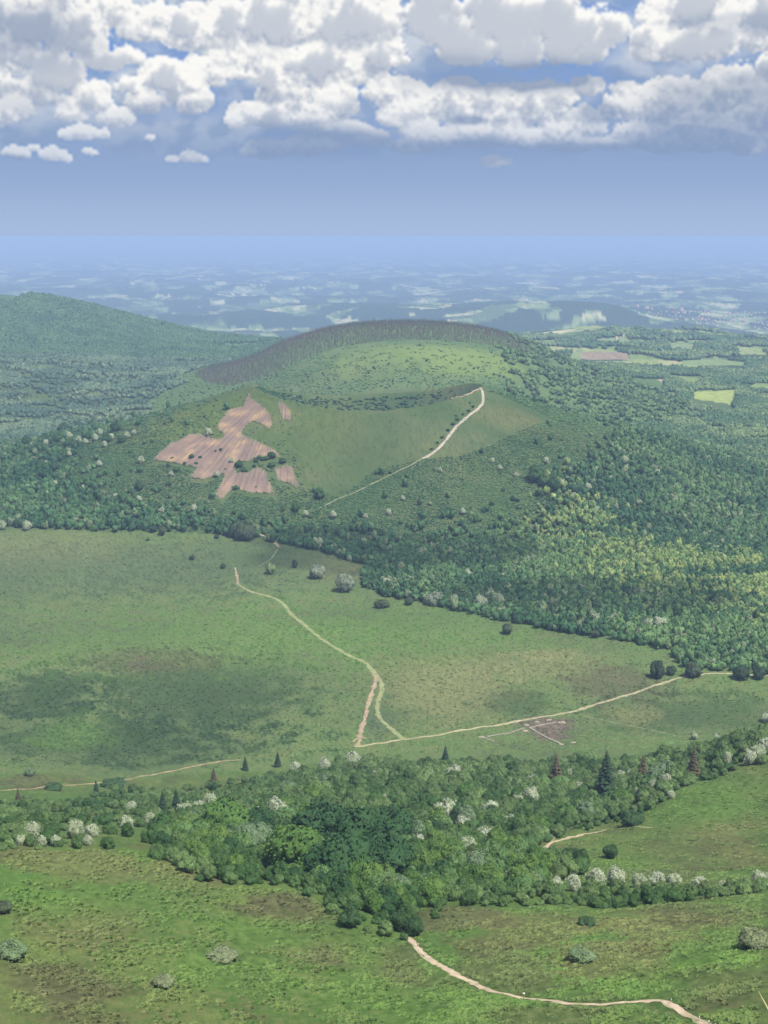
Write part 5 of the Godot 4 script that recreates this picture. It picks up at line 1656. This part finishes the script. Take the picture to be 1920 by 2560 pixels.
func build_people() -> void:
	# a walker in stride, facing +z, feet on y = 0; arms swing, hands slightly curled
	var skin_bones := [[Vector3(0, 1.60, 0.02), Vector3(0, 1.66, 0.025), 0.085, 0.092], [Vector3(0, 1.56, 0.05), Vector3(0, 1.58, 0.085), 0.045, 0.030], [Vector3(0, 1.615, 0.10), Vector3(0, 1.595, 0.118), 0.014, 0.014], [Vector3(0, 1.44, -0.01), Vector3(0, 1.55, 0.01), 0.055, 0.052]]
	for s in [-1.0, 1.0]:
		var sw: float = 0.16 * s
		var el := Vector3(0.25 * s, 1.13, -0.03 + sw * 0.6)
		var wr := Vector3(0.25 * s, 0.90, 0.06 + sw * 1.3)
		skin_bones.append([Vector3(0.20 * s, 1.36, 0), el, 0.048, 0.040])
		skin_bones.append([el, wr, 0.040, 0.027])
		skin_bones.append([wr, wr + Vector3(0, -0.075, 0.02), 0.027, 0.036])
		for k in 4:
			var kn := wr + Vector3(0.0, -0.09, -0.008 + k * 0.017 - 0.012)
			var ln: float = [0.062, 0.072, 0.076, 0.066][k]
			skin_bones.append([kn, kn + Vector3(-0.012 * s, -ln * 0.5, 0.006), 0.0095, 0.009])
			skin_bones.append([kn + Vector3(-0.012 * s, -ln * 0.5, 0.006), kn + Vector3(-0.03 * s, -ln * 0.9, 0.01), 0.009, 0.008])
		skin_bones.append([wr + Vector3(0, -0.03, 0.03), wr + Vector3(-0.01 * s, -0.075, 0.066), 0.013, 0.010])
		skin_bones.append([Vector3(0.093 * s, 1.61, 0.01), Vector3(0.095 * s, 1.59, 0.01), 0.014, 0.010])
		var kne := Vector3(0.09 * s, 0.49, 0.06 - sw * 0.9)
		skin_bones.append([kne, Vector3(0.09 * s, 0.10, -0.06 - sw * 1.5), 0.058, 0.040])
	var torso := [[Vector3(0, 1.02, 0), Vector3(0, 1.22, 0.0), 0.135, 0.14], [Vector3(-0.07, 1.25, 0), Vector3(-0.13, 1.38, -0.01), 0.12, 0.085], [Vector3(0.07, 1.25, 0), Vector3(0.13, 1.38, -0.01), 0.12, 0.085]]
	var shorts := [[Vector3(-0.06, 0.97, 0), Vector3(0.06, 0.97, 0), 0.135, 0.135]]
	var shoes := []
	for s in [-1.0, 1.0]:
		var sw: float = 0.16 * s
		torso.append([Vector3(0.17 * s, 1.38, 0), Vector3(0.235 * s, 1.19, -0.02 + sw * 0.45), 0.068, 0.056])
		shorts.append([Vector3(0.085 * s, 0.92, 0), Vector3(0.09 * s, 0.50, 0.06 - sw * 0.9), 0.098, 0.072])
		shoes.append([Vector3(0.09 * s, 0.05, -0.09 - sw * 1.5), Vector3(0.095 * s, 0.045, 0.10 - sw * 1.5), 0.048, 0.042])
	var pack := [[Vector3(-0.07, 1.12, -0.20), Vector3(-0.07, 1.36, -0.19), 0.10, 0.085], [Vector3(0.07, 1.12, -0.20), Vector3(0.07, 1.36, -0.19), 0.10, 0.085]]
	var hair := [[Vector3(0, 1.665, -0.015), Vector3(0, 1.685, 0.02), 0.098, 0.085], [Vector3(0, 1.60, -0.04), Vector3(0, 1.66, -0.02), 0.075, 0.09]]
	var body := skin_over(skin_bones, 0.020, 0.02)
	var shirt := skin_over(torso, 0.03, 0.05)
	var legs := skin_over(shorts, 0.03, 0.03)
	var boot := skin_over(shoes, 0.025, 0.02)
	var bag := skin_over(pack, 0.03, 0.05)
	var mop := skin_over(hair, 0.022, 0.03)
	var flesh := plain_mat(Color(0.50, 0.31, 0.22), "skin")
	var cloth := {"white": plain_mat(Color(0.80, 0.79, 0.76), "white_cloth"), "grey": plain_mat(Color(0.16, 0.15, 0.16), "grey_cloth"), "dark": plain_mat(Color(0.035, 0.04, 0.05), "dark_cloth"), "khaki": plain_mat(Color(0.22, 0.20, 0.14), "khaki_cloth"), "brown": plain_mat(Color(0.07, 0.045, 0.03), "hair")}
	var who := [["person in a white shirt and dark trousers walking where the near path meets the wood", "white", "dark", "khaki", 2.4], ["person in a dark grey top walking beside a white shirted person near the wood", "grey", "dark", "dark", 2.6],
		["person in a white top with a pale backpack halfway along the near path", "white", "dark", "white", -2.1], ["person in dark clothes walking just ahead of a white backpack", "dark", "dark", "grey", -2.1], ["person in a white shirt where the near path bends over its crest", "white", "khaki", "dark", 2.0],
		["person in a white shirt and white trousers walking alone down the near path", "white", "white", "khaki", 2.2], ["person in a grey top following other walkers at the path's lower end", "grey", "dark", "white", 2.2], ["person in a white shirt with a dark pack at the path's lower end", "white", "grey", "dark", 2.2],
		["tiny person in white walking on the meadow path", "white", "khaki", "dark", -1.9], ["tiny person in white with a grey pack on the meadow path", "white", "grey", "grey", -1.9]]
	for k in range(0, PEOPLE.size(), 4):
		var w: Array = who[int(PEOPLE[k + 3])]
		var o := Node3D.new()
		put(o, "person", w[0], "person", "walkers on the paths")
		o.position = Vector3(PEOPLE[k], ground_y(PEOPLE[k], PEOPLE[k + 1]) + 0.1, -PEOPLE[k + 1])
		o.rotation.y = w[4]
		o.scale = Vector3.ONE * [1.0, 0.97, 1.03, 0.98][(k / 4) % 4]
		part(o, "body", body, flesh)
		part(o, "shirt", shirt, cloth[w[1]])
		part(o, "trousers", legs, cloth[w[2]])
		part(o, "shoes", boot, cloth["dark"])
		part(o, "backpack", bag, cloth[w[3]])
		part(o, "hair", mop, cloth["brown"])

func plain_mat(c: Color, called: String) -> StandardMaterial3D:
	var m := StandardMaterial3D.new()
	m.resource_name = called
	m.albedo_color = c.linear_to_srgb()
	m.roughness = 0.85
	return m

# ------------------------------------------------------------------ far town and wind turbine
func build_far_things() -> void:
	var st := SurfaceTool.new()
	st.begin(Mesh.PRIMITIVE_TRIANGLES)
	st.set_smooth_group(-1)
	var a := [Vector3(-5, -2, -4), Vector3(5, -2, -4), Vector3(5, -2, 4), Vector3(-5, -2, 4), Vector3(-5, 6, -4), Vector3(5, 6, -4), Vector3(5, 6, 4), Vector3(-5, 6, 4), Vector3(-5, 9, 0), Vector3(5, 9, 0)]
	st.set_color(Color(0.55, 0.50, 0.43))
	for q in [[3, 7, 6, 2], [1, 5, 4, 0], [0, 4, 7, 3], [2, 6, 5, 1]]:
		for k in [0, 1, 2, 0, 2, 3]:
			st.add_vertex(a[q[k]])
	for q in [[4, 8, 7], [6, 9, 5]]:
		for k in q:
			st.add_vertex(a[k])
	st.set_color(Color(0.42, 0.22, 0.15))
	for q in [[7, 8, 9, 6], [5, 9, 8, 4]]:
		for k in [0, 1, 2, 0, 2, 3]:
			st.add_vertex(a[q[k]])
	st.generate_normals()
	var house := st.commit()
	var spots := []
	var r := RandomNumberGenerator.new()
	r.seed = 41
	for k in 420:
		var e := r.randi() % 8
		var p: Vector2 = [TOWN[0], TOWN[1], TOWN[2], TOWN[3], TOWN[0], TOWN[1], TOWN[2], TOWN[4]][e]
		var s: float = [430.0, 430.0, 430.0, 430.0, 500.0, 500.0, 500.0, 90.0][e]
		var x := p.x + r.randfn() * s
		var f := p.y + r.randfn() * s * 0.7
		var big := r.randf_range(0.8, 1.5) * (2.0 if r.randf() < 0.1 and e < 7 else 1.0) * (0.75 if e == 7 else 1.0)
		var b := Basis(Vector3.UP, r.randf() * TAU).scaled(Vector3.ONE * big)
		if absf(atan2(x, f)) < 0.30:
			spots.append([Transform3D(b, Vector3(x, ground_y(x, f) + 1.0, -f)), Color.WHITE * r.randf_range(0.8, 1.1)])
	scatter("distant_town", "pale hazy houses of a town far out on the plain", "town", [house], spots, tinted(Color.WHITE, 0.9))
	var o := Node3D.new()
	put(o, "wind_turbine", "thin white wind turbine far out on the hazy plain", "wind turbine")
	o.position = Vector3(TURBINE.x, ground_y(TURBINE.x, TURBINE.y), -TURBINE.y)
	var white := plain_mat(Color(0.85, 0.85, 0.85), "white_paint")
	var pole := CylinderMesh.new()
	pole.bottom_radius = 3.5
	pole.top_radius = 2.0
	pole.height = 105
	part(o, "tower", pole, white).position.y = 52.0
	var box := CapsuleMesh.new()
	box.radius = 3.0
	box.height = 13.0
	var hub := part(o, "nacelle", box, white)
	hub.position = Vector3(0, 105, 2)
	hub.rotation.x = PI / 2
	var spinner := SphereMesh.new()
	spinner.radius = 2.4
	spinner.height = 4.8
	var rotor := part(o, "rotor", spinner, white)
	rotor.position = Vector3(0, 105, 8)
	for k in 3:
		var blade := SurfaceTool.new()
		blade.begin(Mesh.PRIMITIVE_TRIANGLES)
		blade.set_smooth_group(-1)
		var tip := Vector3(0, 48, 0)
		var c := [Vector3(-1.5, 1, -0.7), Vector3(3.0, 8, 0), Vector3(-1.5, 1, 0.7)]
		for q in 3:
			blade.add_vertex(c[q])
			blade.add_vertex(tip)
			blade.add_vertex(c[(q + 1) % 3])
		blade.generate_normals()
		var e := part(rotor, "blade", blade.commit(), white)
		e.rotation.z = k * TAU / 3.0 + 0.3
